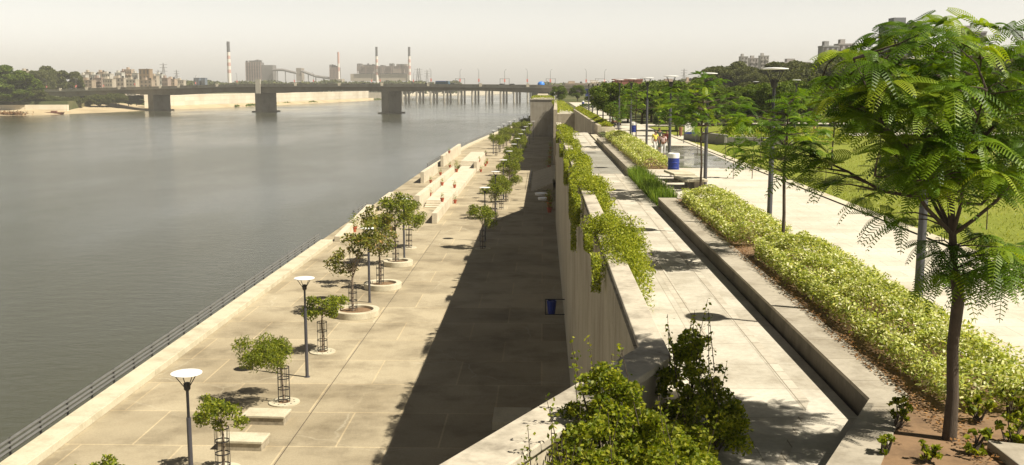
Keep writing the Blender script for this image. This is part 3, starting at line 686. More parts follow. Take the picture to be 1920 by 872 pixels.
# ------------------------------------------------------------------ power station
YP = 2200.0
def chimney(px, ytop, wpx, label, bands):
    b = W(px, 152, YP); t = W(px, ytop, YP); z0 = 5.0; H = t.z - z0; r0 = wpx / 2 * YP / F
    r = empty('chimney', (b.x, YP, z0)); tag(r, label, 'chimney')
    ms = {'w': M['chw'], 'r': M['chr'], 'd': M['chd']}; n = sum(l for _, l in bands); z = H
    for k, l in bands:
        z1 = z; z -= H * l / n; ra = r0 * (1.35 - .35 * z / H); rb_ = r0 * (1.35 - .35 * z1 / H)
        MB().tube([(0, 0, z), (0, 0, z1)], [ra, rb_], 16).build('band', ms[k], r, True)
    return r
M['chw'] = plain('chimney_white', (.68, .62, .56), .8); M['chr'] = plain('chimney_red', (.50, .29, .24), .8); M['chd'] = plain('chimney_soot', (.06, .06, .065), .9)
stp = [('d', 3), ('w', 1.0), ('r', 1.0), ('w', 1.0), ('r', 1.0), ('w', 1.0), ('r', 1.0), ('w', 5)]
chimney(430.5, 78, 5.6, 'tallest striped chimney at the left of the power station', stp)
chimney(635.5, 97.5, 3.6, 'shorter red and white chimney beside the small boiler house', [('r', 3), ('w', 1), ('r', 1), ('w', 5)])
chimney(707, 88, 4.2, 'dark topped chimney rising left from the main power hall', stp)
chimney(768, 88, 4.2, 'dark topped chimney rising at the right end of the main power hall', stp)
def plantblock(name, label, boxes, lattice=True):
    a = boxes[0]; c = W((a[0] + a[1]) / 2, 150, YP); r = empty(name, (c.x, YP, 5)); tag(r, label, 'power station')
    for i, (p0, p1, y0, y1, dy, m) in enumerate(boxes):
        A = W(p0, y0, YP); B = W(p1, y1, YP)
        MB().box(A.x - c.x, B.x - c.x, dy, dy + 30, B.z - 5, A.z - 5).build('boiler_house' if i == 0 else 'plant_block', m, r)
    if lattice:
        p0, p1, y0, y1 = boxes[0][:4]; mb = MB()
        for k in range(7):
            A = W(p0 + (p1 - p0) * k / 6, y0, YP); B = W(p0, y1, YP); mb.box(A.x - c.x - .6, A.x - c.x + .6, -3, -1.5, B.z - 5, A.z - 5)
        for k in range(6):
            A = W(p0, y0 + (y1 - y0) * k / 6, YP); B = W(p1, y0, YP); mb.box(A.x - c.x, B.x - c.x, -3.2, -1.6, A.z - 5.6, A.z - 5)
        mb.build('steel_frame', M['pframe'], r)
        mb = MB()
        for k in range(9):
            q = p0 + (p1 - p0) * rnd.random(); A = W(q, y0, YP); mb.box(A.x - c.x - 1.5, A.x - c.x + 1.5, 2, 12, A.z - 5, A.z - 5 + rnd.uniform(2, 6))
        mb.build('roof_ducts', M['steel'], r)
    return r
M['pframe'] = plain('plant_frame', (.30, .22, .19), .8)
M['pl1'] = concrete('plant_wall', (.30, .26, .22), .3, .02); M['pl2'] = concrete('plant_tan', (.42, .36, .28), .25, .02)
plantblock('power_station_block', 'dark square boiler house right of the tallest chimney', [(461, 489, 117, 152, 0, M['steel']), (489, 511, 122, 152, 5, M['steel']), (466, 484, 113.5, 117, 3, M['steel'])])
plantblock('power_station_block', 'small dark boiler house beside the shorter chimney', [(618.5, 634, 126, 152, 0, M['steel']), (631, 642, 148, 153, -5, M['pl2'])])
plantblock('power_station_block', 'pale tower joining the two conveyor galleries', [(555, 565, 127.5, 152, 0, M['pl1'])], False)
plantblock('power_station_block', 'long power hall with boilers and ducts on its roof', [(670, 766, 124, 138, 14, M['steel']), (657, 764, 138.5, 152, 0, M['pl2']), (669, 675, 119, 133, 6, M['steel']), (712, 719, 122, 138, 6, M['steel']), (729, 736, 119, 138, 6, M['steel']), (736, 757, 129, 137, 4, M['pl1']), (678, 700, 121, 126, 8, M['pl1']), (742, 762, 120, 124, 8, M['pl1'])])
mb = MB()
for a, b in (((511, 131), (530, 131)), ((530, 131), (556, 137)), ((565, 133), (592, 143)), ((592, 143), (620, 147))):
    A = W(*a, YP); B = W(*b, YP); mb.tube([A, B], 2.6, 4)
for px, y in ((520, 131), (535, 132.5), (578, 138), (592, 143), (606, 145)):
    A = W(px, y, YP); mb.tube([(A.x, A.y, 5), A], 1.0, 4)
tag(mb.build('conveyor_gallery', M['steel']), 'sloping enclosed conveyor between the dark boiler house and the pale tower', 'conveyor')
def pylon(px, ytop, Y, label):
    c = W(px, 160, Y); H = W(px, ytop, Y).z - 5; r = empty('transmission_tower', (c.x, Y, 5)); tag(r, label, 'pylon', 'lattice pylons on the horizon'); mb = MB(); b = H * .09
    for sx in (-1, 1):
        for sy in (-1, 1): mb.tube([(sx * b, sy * b, 0), (sx * b * .25, sy * b * .25, H * .8), (0, 0, H)], H * .006, 4)
    for k in range(7):
        f = k / 7; z = H * f; w0 = b * (1 - .75 * f / .8 if f < .8 else .2); mb.tube([(-w0, -w0, z), (w0 * .9, -w0, z + H / 7)], H * .004, 4); mb.tube([(w0, -w0, z), (-w0 * .9, -w0, z + H / 7)], H * .004, 4)
    mb.build('lattice', M['steel'], r)
    for z in (.72, .84, .94): MB().tube([(-H * .13, 0, H * z), (H * .13, 0, H * z)], H * .006, 4).build('cross_arm', M['steel'], r)
for i, (px, yt, Y) in enumerate(((277, 128, 1500), (298, 131, 1500), (308, 118, 1600), (332, 131, 1500), (783, 128, 1900), (787, 128, 1900), (801, 131, 1700), (1282, 129, 1300))):
    pylon(px, yt, Y, f'faint lattice pylon on the horizon, {ORD[i].replace("nearest","first")} from the left')
# ================================================================== QUAY OBJECTS
def flared(name, a, b, thick, z0a, z0b, label, far=0):
    "wall from a to b on the quay with its own height at each end"
    a = Vector(a); b = Vector(b); d = (b - a).normalized(); n = Vector((-d.y, d.x)) * thick
    r = empty(name); tag(r, label, 'wall')
    MB().hexa([(a.x, a.y, 0), (b.x, b.y, 0), (b.x + n.x, b.y + n.y, 0), (a.x + n.x, a.y + n.y, 0)], [(a.x, a.y, z0a), (b.x, b.y, z0b), (b.x + n.x, b.y + n.y, z0b), (a.x + n.x, a.y + n.y, z0a)]).build('wall', M['ghat'], r, bevel=.03)
    return r
flared('quay_wall', (-20.9, 103), (-20.6, 121), .6, .55, 1.75, 'sloping pale wall at the river edge behind the ringed trees')
flared('quay_wall', (-20.4, 129), (-20.3, 137), .6, 1.5, 1.6, 'short pale wall at the river edge beside the gap to the water')
flared('quay_wall', (-15.9, 130), (-15.6, 184), .65, 1.9, 1.5, 'long pale wall on the river side of the quay stairs')
flared('quay_wall', (-12.3, 117), (-12.3, 144), .6, 1.25, 1.25, 'low pale wall on the land side of the near quay stairs')
flared('quay_wall', (-12.2, 188), (-12.0, 212), .6, 2.0, 2.0, 'low pale wall on the land side of the far quay stairs')
flared('quay_wall', (-19.5, 166), (-19.3, 186), .6, 1.9, 1.9, 'pale wall end at the river edge halfway along the stairs')
flared('quay_wall', (-19.6, 200), (-19.2, 238), .6, 2.2, 2.4, 'farthest pale wall with pots on the river edge')
for nm, y0, z00, lb in (('near', 132, 0, 'near flight of pale steps between two low quay walls'), ('far', 194, .7, 'far flight of pale steps between two low quay walls')):
    r = empty('steps'); tag(r, lb, 'steps')
    for i in range(4):
        MB().box(-15.55 if nm == 'near' else -15.9, -12.95, y0 + i * 1.0, y0 + (i + 1) * 1.0 - .003, -.2, z00 + .175 * (i + 1)).build('step', M['ghat'], r)
S(MB().box(-15.55, -12.35, 144.05, 193.98, -.2, .69).build('stair_platform', M['ghat'], bevel=.02))
S(MB().box(-15.55, -12.95, 136.0, 144.04, -.2, .694).build('stair_platform', M['ghat']))
S(MB().box(-15.9, -12.95, 198.0, 225, -.2, 1.39).build('stair_platform', M['ghat'], bevel=.02))
# benches
for i, (a, b, lb) in enumerate(((G(457, 794), G(531, 801), 'concrete slab bench nearest the young tree with the round grate'), (G(408, 843), G(491, 849), 'concrete slab bench closest to the camera, behind the nearest caged tree'))):
    c = (a + b) / 2; r = empty('slab_bench', (c.x, c.y + .6, 0), R(-3)); tag(r, lb, 'bench')
    MB().box(-1.05, 1.05, -.6, .6, .34, .46).build('seat', M['kerb'], r, bevel=.02); MB().box(-1.0, 1.0, -.55, .55, 0, .34).build('base', M['bench_face'] if 'bench_face' in M else concrete('bench_face', (.40, .35, .26), .6, 2.5, streak=True), r)
# lamps
def lamp(h=5.55, rdisc=.56, upper=False):
    r = empty('lamp_post')
    MB().tube([(0, 0, 0), (0, 0, h * .70)], [.095, .085], 12).build('pole', M['pole'], r, True)
    MB().lathe([(.11, 0), (.11, .03), (.16, .03), (.16, 0)], (0, 0, 0), 12).build('base_plate', M['pole'], r)
    MB().tube([(0, 0, h * .70), (0, 0, h - .62)], .055, 10).build('neck', M['dark_metal'], r, True)
    MB().lathe([(.055, h - .66), (.12, h - .58), (.13, h - .36), (.06, h - .32)], (0, 0, 0), 12).build('lamp_head', M['dark_metal'], r, True)
    for k in range(4):
        an = math.pi * (k / 2 + .25); c, s = math.cos(an), math.sin(an)
        MB().tube([(c * .1, s * .1, h - .5), (c * rdisc * .75, s * rdisc * .75, h - .04)], .018, 5).build('arm', M['dark_metal'], r)
    MB().lathe([(.02, h + .0), (rdisc * .85, h), (rdisc, h + .01), (rdisc, h + .035), (rdisc * .6, h + .06), (.02, h + .07)], (0, 0, 0), 28).build('disc_reflector', M['disc'], r, True)
    return r
lp = Proto(lamp())
near = [G(343, 887, 0), G(576, 707), G(693, 567), G(758, 484)]
near[0] = Vector((-13.0, 35.6, 0))
for i, p in enumerate(near): tag(lp.put(p), f'white disc lamp post in the river side row, {ORD[i]} to the camera', 'lamp post', 'disc lamps along the river side of the quay')
for i in range(11):
    y = 104 + 19.5 * i; x = -5.95 + .01 * (y - 104)
    tag(lp.put((x if y < 260 else x + (y - 260) * .03, y, 0)), f'white disc lamp post in the row along the wall shadow, {ORD[i]} to the camera', 'lamp post', 'disc lamps along the inner row of the quay')
for i in range(10):
    y = 238 + 19.5 * i; x = edge_x(y) + 10.2 - (y - 238) * .012
    tag(lp.put((x, y, 0)), f'far lamp post by the curving river edge, {ORD[i].replace("nearest","first")} beyond the stairs', 'lamp post', 'disc lamps along the far quay')
ul = Proto(lamp(5.5, .47, True))
for i in range(12):
    y = 21.6 + 14.45 * i
    tag(ul.put((8.08, y, ZU)), f'slender lamp post with four arms on the upper promenade, {ORD[i]} in its row', 'lamp post', 'disc lamps along the upper promenade')
for i, (x, y) in enumerate(((24, 62), (27, 110), (40, 90), (60, 118), (33, 160))):
    tag(ul.put((x, y, ZU - .02)), f'dark lamp post standing out on the park lawn, {ORD[i].replace("nearest","first")} of the scattered ones', 'lamp post', 'lamp posts on the lawn')
# tree guards
def guard():
    r = empty('tree_guard')
    for z in (.25, .75, 1.3, 1.85): MB().lathe([(.29, z - .02), (.31, z - .02), (.31, z + .03), (.29, z + .03)], (0, 0, 0), 14, close=True).build('ring', M['dark_metal'], r)
    for k in range(8):
        an = 2 * math.pi * k / 8; MB().tube([(.3 * math.cos(an), .3 * math.sin(an), 0), (.3 * math.cos(an), .3 * math.sin(an), 1.88)], .012, 4).build('bar', M['dark_metal'], r)
    return r
gd = Proto(guard())
def grate():
    r = empty('tree_grate'); mb = MB(); n = 28
    MB().lathe([(.78, .0), (.78, .06), (.30, .06), (.30, .0)], (0, 0, 0), 28).build('ring_slab', M['kerb'], r)
    for k in range(10):
        an = 2 * math.pi * k / 10; MB().tube([(.52 * math.cos(an), .52 * math.sin(an), .061), (.52 * math.cos(an), .52 * math.sin(an), .066)], .045, 8).build('drain_hole', M['rubber'], r)
    MB().lathe([(.3, .03), (.01, .06)], (0, 0, 0), 16).build('soil', M['soil'], r); return r
gr = Proto(grate())
def ringplanter(rad, label, p):
    r = empty('ring_planter', p); tag(r, label, 'planter')
    MB().lathe([(rad, 0), (rad, .45), (rad - .42, .45), (rad - .42, 0)], (0, 0, 0), 48, close=True).build('ring_seat', M['kerb'], r, True, bevel=.02)
    MB().lathe([(rad - .42, .27), (.01, .34)], (0, 0, 0), 24).build('soil', M['soil'], r)
# young trees of the quay
def young(kind):
    r = empty('young_tree')
    if kind == 'neem': h, w_, n, L, off = 3.7, 3.3, 5200, .17, -.5
    elif kind == 'small': h, w_, n, L, off = 3.3, 2.1, 2300, .14, -.1
    elif kind == 'broad': h, w_, n, L, off = 6.6, 3.3, 1900, .23, .1
    elif kind == 'full': h, w_, n, L, off = 6.2, 3.7, 3300, .23, .0
    else: h, w_, n, L, off = 4.2, 3.1, 3200, .17, -.2
    zb = {'neem': 1.9, 'small': 1.85, 'broad': 1.6, 'full': 2.1}.get(kind, 2.3)
    cz = (h + zb) / 2; K = {'broad': 15, 'full': 18}.get(kind, 11)
    cc, rr = clumps(K, (off, 0, cz), (w_ / 2, w_ / 2, (h - zb) / 2), w_ * .14, w_ * .25, .1)
    P = crown_points(cc, rr, n / (rr ** 2).sum(), .8)
    if kind == 'neem':
        P[:, 2] -= .25 * rng.random(len(P)) * (np.abs(P[:, 0] - off) > .5)
        q = leafquads(P, L * 1.25, .22, .3, .9)
    else: q = leafquads(P, L, .55, .5, .3)
    mb = MB(); limbs(mb, (0, 0, 0), [tuple(c) for c in cc], (off * .25, 0, zb + (h - zb) * .25), .06 if h < 5 else .09, .028 if h < 5 else .045, 7, .12)
    mb.build('trunk', M['bark_grey'], r, True)
    quadmesh('crown', q, M['leaf_broad'] if kind in ('broad', ) else M['leaf_young'], r); return r
YT = {k: Proto(young(k)) for k in ('neem', 'small', 'broad', 'full', 'wide')}
def tree_at(kind, p, label, rz=0, sc=1.0, g=True, base='grate', group=None, glabel=None):
    tag(YT[kind].put(p, rz, sc), label, 'tree', group)
    if g: tag(gd.put(p, rz), glabel or ('metal cage of the ' + label), 'tree guard', 'cages round the young trees')
    if base == 'grate': tag(gr.put(p, rz), 'concrete grate under the ' + label, 'tree grate', 'round grates of the young trees')
tree_at('small', Vector((-14.7, 32.6, 0)), 'young tree whose tip peeps over the bottom edge', 1)
tree_at('small', Vector((-13.35, 40.3, 0)), 'small green tree nearest the slab benches', 2, .98)
tree_at('neem', G(533, 755), 'drooping feathery tree by the slab benches', 0)
tree_at('small', G(605, 660), 'small bushy tree just beyond the feathery one', 3, (1.2, 1.2, 1.08))
for (px, py, rad, k, rz, sc, lb) in ((662, 583, 1.65, 'broad', 0, 1.0, 'sparse tree in the nearest ring planter'), (713, 533, 1.5, 'broad', 2.2, .98, 'sparse tall tree in the middle ring planter'), (742, 491, 1.35, 'full', 1, 1.0, 'leafy tree in the farthest ring planter')):
    p = G(px, py, .3); tree_at(k, p, lb, rz, sc, True, None); ringplanter(rad, 'pale ring planter seat under the ' + lb, Vector((p.x + .2, p.y, 0)))
tree_at('full', G(767, 465), 'leafy tree behind the ring planters', 4, .8)
for i, (px, py) in enumerate(((905, 467), (928, 411))):
    tree_at('wide', G(px, py), ['flat crowned tree at the tip of the wall shadow', 'round tree just beyond the flat crowned one'][i], i * 2.1, 1.0)
ys = [131, 140, 150, 160, 170, 180, 191, 202, 214, 227, 241, 256, 272, 290, 310]
for i, y in enumerate(ys):
    tree_at(['wide', 'neem', 'wide', 'small'][i % 4] if i % 5 else 'wide', Vector((-5.1 + rnd.uniform(-.3, .3), y, 0)), f'{ORD[i].replace("nearest","first")} young tree past the shadow tip in the inner row', i * 1.3, 1.0 + .1 * (i % 3), i < 12, None, 'young trees in the inner quay row')
for i in range(17):
    y = 232 + i * 13; tree_at(['wide', 'neem', 'full'][i % 3], Vector((edge_x(y) + 11.3 - i * .12, y, 0)), f'{ORD[i].replace("nearest","first")} young tree past the stairs along the far edge', i * 1.7, (.85 if i % 3 == 2 else 1.15), i < 7, None, 'young trees in the far river side row')
# pots
def pot(kind=0):
    r = empty('potted_plant'); MB().lathe([(.16, 0), (.24, .42), (.28, .42), (.28, .5), (.22, .5), (.2, .4)], (0, 0, 0), 14).build('pot', M['terracotta'], r, True)
    n = (90, 320)[kind]; P = rng.normal(size=(n, 3)) * np.array([.13, .13, .2]) * (1 + .7 * kind) + np.array([0, 0, .85 + .1 * kind])
    quadmesh('foliage', leafquads(P, .13, .5, .4), M['leaf_young'], r); return r
pt = [Proto(pot(0)), Proto(pot(1))]
def c6(x, y): return (580 + x / 3.965, 220 + y / 3.965)
pots = [((1078, 297), 0, 0, 'on the quay floor beside the farthest pale wall'), ((1040, 267), 2.3, 0, 'standing on top of the farthest pale wall'), ((1043, 325), 0, 0, 'in front of the farthest pale wall'), ((1045, 373), 0, 0, 'at the near foot of the farthest pale wall'),
        ((1095, 408), .7, 1, 'with the fullest bush, between the flights'), ((975, 430), 0, 0, 'beside the middle river edge wall'), ((902, 488), 0, 0, 'at the dark end of the middle river edge wall'), ((988, 507), .7, 0, 'by the inner face of the long stair wall'),
        ((1080, 525), .7, 0, 'on the land side edge of the platform'), ((897, 587), 0.5, 0, 'beside the long wall above the near steps'), ((988, 628), 1.25, 0, 'on top of the low wall by the near steps'), ((1083, 640), 0, 0, 'on the quay floor outside the low wall'),
        ((1263, 333), 1.4, 0, 'at the right end of the far steps'), ((1310, 282), 0, 0, 'farthest out beyond the far steps'), ((1322, 346), 0, 0, 'right hand one of the pair outside the far wall'), ((1309, 364), 0, 0, 'left hand one of the pair outside the far wall'), ((1275, 407), 0, 0, 'at the near end of the far stair wall'),
        ((430, 777), 0, 0, 'against the tall end of the sloping wall'), ((335, 852), 0, 1, 'before the sloping river wall behind sparse trees')]
for (xy, z, k, lb) in pots:
    p = G(*c6(*xy), z); tag(pt[k].put(p, rnd.random() * 6, 1.0 if k == 0 else 1.2), 'red clay pot with a plant ' + lb, 'potted plant', 'terracotta pots round the quay stairs')
for i, y in enumerate((128, 134, 141, 196, 208, 222, 238, 255)):
    tag(pt[i % 2].put((.9 if y < 150 else 1.2 + (y - 190) * .012, y, 0), i, 1.3), f'shaded potted plant at the foot of the retaining wall, {ORD[i]} from the camera', 'potted plant', 'pots in the shade of the wall')
# bin hung from the wall
b = G(1046, 590, .55); yb = 67.0
r = empty('swing_bin', (XW - .9, yb, 0)); tag(r, 'dark blue litter bin hung on a bracket from the shaded wall', 'litter bin')
MB().lathe([(.24, .75), (.34, 1.65), (.30, 1.65), (.21, .8)], (0, 0, 0), 16).build('bucket', M['blue'], r, True)
for z in (.68, 1.72):
    MB().tube([(-.42, 0, z), (.88, 0, z)], .035, 6).build('bracket_arm', M['dark_metal'], r)
MB().tube([(-.42, 0, .68), (-.42, 0, 1.72)], .035, 6).build('bracket_upright', M['dark_metal'], r)
# debris on the left shore
p = W(22, 208, 625); tag(quadmesh('brush_heap', leafquads(np.array([p.x, 625, ZR + 1.0]) + rng.normal(size=(900, 3)) * np.array([4.5, 2, .7]), 1.3, .4), M['litter']), 'low brown heap of brush on the shore below the pale quay wall', 'brush heap')
p = W(109, 208, 655)
r = empty('moored_barge', (p.x, 650, ZR)); tag(r, 'dark red brown barge lying below the end of the left quay wall', 'boat')
MB().hexa([(-5, -1.3, -.3), (5, -1.3, -.3), (5, 1.3, -.3), (-5, 1.3, -.3)], [(-6, -1.6, 1.3), (6, -1.6, 1.3), (6, 1.6, 1.3), (-6, 1.6, 1.3)]).build('hull', plain('rust', (.16, .06, .04), .8), r)
MB().box(-2, 1.5, -1, 1, 1.31, 2.3).build('cabin', plain('rust2', (.2, .1, .07), .8), r)

# ================================================================== UPPER PROMENADE OBJECTS
def hedge(x0, x1, y0, y1, zb, zt_, n, L, mat, label, name='hedge', cat='hedge', wobble=.16, lean=.15, wd=.42):
    n = int(n); x = rng.random(n); y = rng.random(n); face = rng.random(n)
    X = x0 + (x1 - x0) * x; Y_ = y0 + (y1 - y0) * y; H_ = zt_ - zb
    ph = (np.sin(X * 2.7 + Y_ * 1.9) + np.sin(X * 1.3 - Y_ * 3.1 + 1) + np.sin(Y_ * .9 + 2) + np.sin(X * 5.1 + Y_ * 4.3)) / 4
    top = zb + H_ * (1 + ph * wobble); e = np.minimum(np.minimum(x, 1 - x) * (x1 - x0), np.minimum(y, 1 - y) * (y1 - y0)); top -= H_ * .55 * np.clip(1 - e / .5, 0, 1) ** 1.4
    Z = top - rng.random(n) ** 2.2 * .22 * np.minimum(1, H_)
    sd_ = face < .3                                     # leaves on the sides
    k = rng.random(n); u = rng.random(n)
    per = (x1 - x0) / ((x1 - x0) + (y1 - y0))
    onx = k < per
    X = np.where(sd_ & ~onx, np.where(u < .5, x0, x1) + rng.normal(size=n) * .08, X); Y_ = np.where(sd_ & onx, np.where(u < .5, y0, y1) + rng.normal(size=n) * .08, Y_)
    Z = np.where(sd_, zb + H_ * (.12 + .75 * rng.random(n)), Z)
    P_ = np.stack([X, Y_, Z], 1)
    r = empty(name); tag(r, label, cat)
    quadmesh('foliage', leafquads(P_, L, wd, .7, .1), mat, r)
    return r
hedge(6.3, 7.85, 15.2, 24.0, ZU - .03, ZU + .72, 27000, .085, M['leaf_hedge'], 'yellow green variegated hedge nearest the big feathery tree', wobble=.34)
hedge(6.25, 7.95, 23.7, 29.6, ZU - .03, ZU + .72, 20000, .09, M['leaf_hedge'], 'yellow green variegated hedge, second clump along the promenade', wobble=.34)
hedge(6.05, 7.75, 31.6, 43.6, ZU - .03, ZU + .68, 24000, .10, M['leaf_hedge'], 'long variegated hedge running up to the sunken grass', wobble=.30)
hedge(6.0, 7.6, 61.2, 76, ZU - .03, ZU + .75, 15000, .12, M['leaf_hedge'], 'variegated hedge beyond the blue barrel', wobble=.26)
hedge(6.0, 7.7, 76.5, 96, ZU - .03, ZU + .8, 14000, .14, M['leaf_hedge'], 'farthest variegated hedge, next to the shallow steps', wobble=.26)
hedge(6.35, 7.5, 110.5, 197, 11.38, 12.0, 14000, .2, M['leaf_trail'], 'bright green planting on top of the stairwell wall', 'shrub_row', 'shrubs', .4)
hedge(2.9, 6.2, 196, 320, ZW, 11.4, 9000, .3, M['leaf_trail'], 'green shrubs on the far walkway beyond the stairwell', 'shrub_row', 'shrubs', .5)
hedge(-3.5, 3.5, 322, 350, 11.74, 12.5, 3000, .4, M['leaf_trail'], 'low green plants on top of the concrete block', 'shrub_row', 'shrubs', .4)
hedge(13.8, 20.5, 123.5, 126.5, ZU, 12.9, 9000, .22, M['leaf_darkhedge'], 'tall dark clipped hedge behind the small lawn, left length', 'clipped_hedge', 'hedge', .1)
hedge(20.6, 31, 125.2, 128.5, ZU, 12.8, 10000, .22, M['leaf_darkhedge'], 'tall dark clipped hedge behind the small lawn, right length', 'clipped_hedge', 'hedge', .1)
hedge(7.8, 14.5, 210, 213, ZU, 12.2, 4000, .25, M['leaf_darkhedge'], 'dark hedge closing the far end of the promenade', 'clipped_hedge', 'hedge', .15)
hedge(16.3, 17.6, 127, 200, ZU, 12.3, 8000, .25, M['leaf_hedge'], 'pale hedge running along the far promenade', 'hedge', 'hedge', .4)
hedge(15.5, 26, 86.6, 91.5, ZU, 12.0, 12000, .16, M['leaf_trail'], 'yellow flowering low shrubs behind the grey planter wall', 'shrub_row', 'shrubs', .5)
wallthing('planter_wall', MB().bar((13.1, 93.5), (15.4, 85.6), .4, ZU, 11.9).bar((15.5, 85.8), (20, 85.2), .4, ZU, 11.7), concrete('grey_wall', (.24, .23, .21), .3, 1), 'grey planter wall at the corner of the lawn')
# sunken grass
n = 4200; bx = rng.random(n) * .85 + 5.12; by = rng.random(n) * 15 + 45.1; hh = .35 + .45 * rng.random(n); a = rng.random(n) * 6.28
o_ = np.stack([np.cos(a), np.sin(a), 0 * a], 1); base = np.stack([bx, by, np.full(n, ZW - .06)], 1); lean = rng.normal(size=(n, 3)) * .16; lean[:, 2] = 0
tip = base + lean + np.stack([0 * a, 0 * a, hh], 1); wv = o_ * .022
tag(quadmesh('tall_grass', np.stack([base - wv, base + wv, tip + wv * .3, tip - wv * .3], 1), M['blade']), 'lush bright green grass in the sunken bed by the benches', 'grass', kind='stuff')
# lawn grass tufts near the promenade
n = 12000; bx = px1 + .5 + rng.random(n) ** 1.4 * 16; by = 24 + rng.random(n) * 55; a = rng.random(n) * 6.28
o_ = np.stack([np.cos(a), np.sin(a), 0 * a], 1); base = np.stack([bx, by, np.full(n, ZU - .01)], 1); lean = rng.normal(size=(n, 3)) * .05; lean[:, 2] = 0
tip = base + lean + np.stack([0 * a, 0 * a, .05 + .06 * rng.random(n)], 1); wv = o_ * .02
tag(quadmesh('grass_tufts', np.stack([base - wv, base + wv, tip + wv * .3, tip - wv * .3], 1), M['lawnblade']), 'short mown grass on the lawn beside the promenade', 'grass', kind='stuff')
# leaf litter
n = 5200; xx = 5.75 + np.abs(rng.normal(size=n)) * .45; yy = 13 + rng.random(n) * 31; keep = xx < 7.8
P_ = np.stack([xx, yy, ZU + .01 + rng.random(n) * .03], 1)[keep]
tag(quadmesh('leaf_litter', leafquads(P_, .06, .5, 3.0), M['litter']), 'dry brown leaves scattered along the soil bed', 'leaves', kind='stuff')
# small plants in the near bed
def bush(name, ells, L, mat, label, cat='shrub', n=None, sprigs=0, wd=.6, stem=None, dens=700, group=None, droop=.1, up=.45):
    r = empty(name); tag(r, label, cat, group); P_ = []; mb = MB()
    for (c, rad) in ells:
        cc, rr = clumps(60 if min(rad) > .3 else 14, c, rad, min(rad) * .16, min(rad) * .34, .2); m_ = max(rad)
        q = crown_points(cc, rr, dens, .8); P_.append(q)
        for c2 in cc[:9]:
            s = Vector((c[0] + rnd.uniform(-.2, .2) * rad[0], c[1] + rnd.uniform(-.2, .2) * rad[1], c[2] - rad[2])); mb.tube([s, s.lerp(Vector(c2), .5) + Vector((rnd.uniform(-.05, .05),) * 3), Vector(c2)], [.02, .012, .005], 4)
    c, rad = ells[0]
    for k in range(sprigs):
        c, rad = ells[k % len(ells)]
        s = Vector((c[0] + rnd.uniform(-.8, .8) * rad[0], c[1] + rnd.uniform(-.8, .8) * rad[1], c[2] + rad[2] * .3)); t = s + Vector((rnd.uniform(-.25, .25), rnd.uniform(-.25, .25), rad[2] * .6 + rnd.uniform(.15, .45)))
        mb.tube([s, t], [.008, .003], 4); q = np.linspace(0, 1, 26)[:, None] * np.array(t - s) + np.array(s) + rng.normal(size=(26, 3)) * .03; P_.append(q)
    P_ = np.concatenate(P_)
    if len(mb.v): mb.build('foliage_stems', M['bark'], r)
    quadmesh('foliage', leafquads(P_, L, wd, up, droop), mat, r); return r
for i, (px, py, s, lb) in enumerate(((1685, 800, .26, 'small leafy plant on the curb edge left of the big trunk'), (1662, 850, .17, 'tiny plant on the curb below the small leafy one'), (1835, 790, .24, 'low plant in the soil right of the big trunk'), (1825, 850, .25, 'low plant at the bottom edge below the big trunk'),
                                      (1900, 835, .32, 'glossy low plant in the bottom right corner'), (1895, 775, .26, 'low plant at the right edge under the hedge'), (1740, 862, .16, 'tiny green seedling at the bottom edge'))):
    p = G(px, py, ZU); bush('seedling_shrub', [((p.x, p.y, ZU + s * .8), (s * .9, s * .9, s * .8))], .09, M['leaf_shrub'], lb, dens=9000 if s < .2 else 6000)
wallthing('stone_slab', MB().prism([G(1850, 838, ZU).xy, (9.5, 12.6), (9.5, 9), (6.2, 9.5)], ZU - .1, ZU + .1), M['curb_granite'], 'grey granite slab at the bottom right corner of the bed', 'slab')
# near bushes by the parapet
bush('shrub', [((2.32, 15.3, 11.4), (.48, .8, .9)), ((2.35, 14.3, 11.0), (.6, .7, .65)), ((1.8, 13.3, 10.95), (.6, .65, .5))], .062, M['leaf_shrub'], 'dense leafy shrub just outside the parapet corner', sprigs=26, dens=7200)
bush('shrub', [((.88, 12.5, 11.5), (.55, .6, .95)), ((1.45, 12.2, 11.1), (.65, .7, .8)), ((.55, 11.7, 11.2), (.55, .6, .85))], .062, M['leaf_shrub'], 'bright leafy shrub leaning over the near parapet', sprigs=22, dens=7200)
bush('shrub', [((.15, 10.9, 11.2), (.35, .45, .6)), ((.35, 11.3, 11.0), (.35, .4, .6))], .06, M['leaf_shrub'], 'thin straggling shrub at the lower end of the parapet', sprigs=18, dens=3400)
